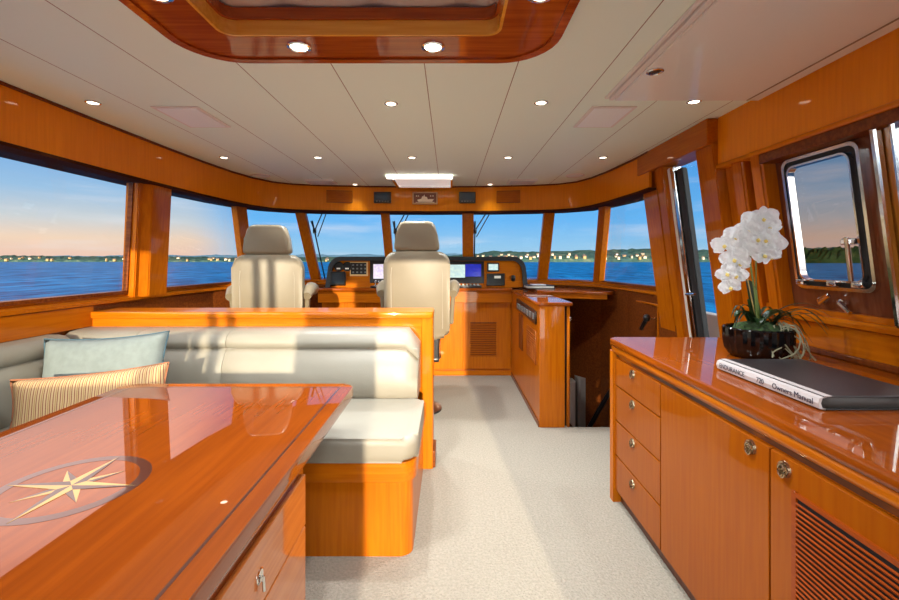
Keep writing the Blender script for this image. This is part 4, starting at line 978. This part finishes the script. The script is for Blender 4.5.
# ================================================================== helm chairs
def helm_chair(loc, rz, label, zs_=1.0):
    t = thing('helm_chair', label, 'chair', loc, rz, None)
    # back shell: outline in XZ
    out = []
    def arc(cx, cz, r, a0, a1, n=6):
        for i in range(n+1):
            a = math.radians(a0+(a1-a0)*i/n); out.append((cx+r*math.cos(a), cz+r*math.sin(a)))
    arc(.16, 1.225, .10, 0, 90); arc(-.16, 1.225, .10, 90, 180); arc(-.215, .70, .04, 180, 270); arc(.215, .70, .04, 270, 360)
    bm = NB(); prism(bm, out, -.065, .065, axis='y', bev=.035, seg=4)
    for v in bm.verts: v.co.y += -.12*(v.co.z-.7)*.5+ .25*v.co.x**2*(1)  # recline and wrap
    obj('backrest', bm, LEATHC, t, local=True, ang=60)
    y0 = -.066
    for x in (-.20, .20):
      bm = NB(); tube(bm, [(x*(1-.12*max(0,(z-1.15)/.2)), y0-.06*(z-.7)+.25*x*x+.004, z) for z in [.72+.06*k for k in range(9)]], .0035, 5)
      obj('back_piping', bm, PIPING, t, local=True)
    bm = NB(); prism(bm, [(-.15,1.325), (-.174,1.342), (-.176,1.37), (-.163,1.45), (-.142,1.525), (-.122,1.55), (-.09,1.56), (.09,1.56), (.122,1.55), (.142,1.525), (.163,1.45), (.176,1.37), (.174,1.342), (.15,1.325)], -.06, .06, axis='y', bev=.025, seg=4)
    for v in bm.verts: v.co.y += -.02-.06*(v.co.z-.7)+.02
    obj('headrest', bm, LEATHC, t, local=True, ang=60)
    for x in (-.07, .07):
        bm = NB(); tube(bm, [(x,-.035,1.30), (x,-.04,1.36)], .012); obj('headrest_post', bm, BLACK, t, local=True)
    bm = NB(); prism(bm, rrect(-.26, .26, .0, .50, .08, 6), .70, .83, bev=.045, seg=4); obj('seat', bm, LEATHC, t, local=True, ang=60)
    bm = NB(); prism(bm, rrect(-.21, .21, .03, .44, .06, 6), .62, .705, bev=.02, seg=3); obj('seat_shell', bm, LEATHC, t, local=True, ang=60)
    for s in (-1, 1):
        bm = NB(); pts = [(s*.285,-.02,.99), (s*.29,.06,1.03), (s*.29,.20,1.045), (s*.29,.34,1.03), (s*.29,.40,1.00)]; tube(bm, pts, [.034,.048,.05,.048,.03], 12)
        a = obj('armrest', bm, LEATHC, t, local=True, ang=60)
        bm = NB(); bar(bm, (s*.285,.03,1.0), (s*.27,.08,.74), (0,1,0), .07, (1,0,0), .035, bev=.012); obj('arm_bracket', bm, LEATHC, a, local=True)
    bm = NB(); lathe(bm, [(0,0), (.19,0), (.19,.015), (.06,.035), (.05,.06), (.05,.40), (.06,.62), (0,.62)], (0,.22,0), 24); obj('pedestal', bm, BLACK, t, local=True)
    bm = NB(); box(bm, .10, .17, .10, .18, .44, .63, bev=.01); box(bm, .09, .17, .10, .30, .42, .455, bev=.008); obj('slide_bracket', bm, BLACK, t, local=True)
    bm = NB(); tube(bm, [(.175,.14,.62), (.18,.14,.45), (.15,.16,.43)], .006); obj('bracket_rod', bm, CHROME, t, local=True)
    bm = NB(); box(bm, -.03, .03, -.082, -.066, .80, .83, bev=.004); obj('back_latch', bm, BLACK, t, local=True)
    t.scale = (1, 1, zs_); return t
helm_chair((-.255, 3.50, 0), 0, 'cream leather pilot chair directly behind the helm screens')
helm_chair((-1.42, 3.47, 0), math.radians(10), 'cream leather helm chair to port with sun stripes on its back', .98)
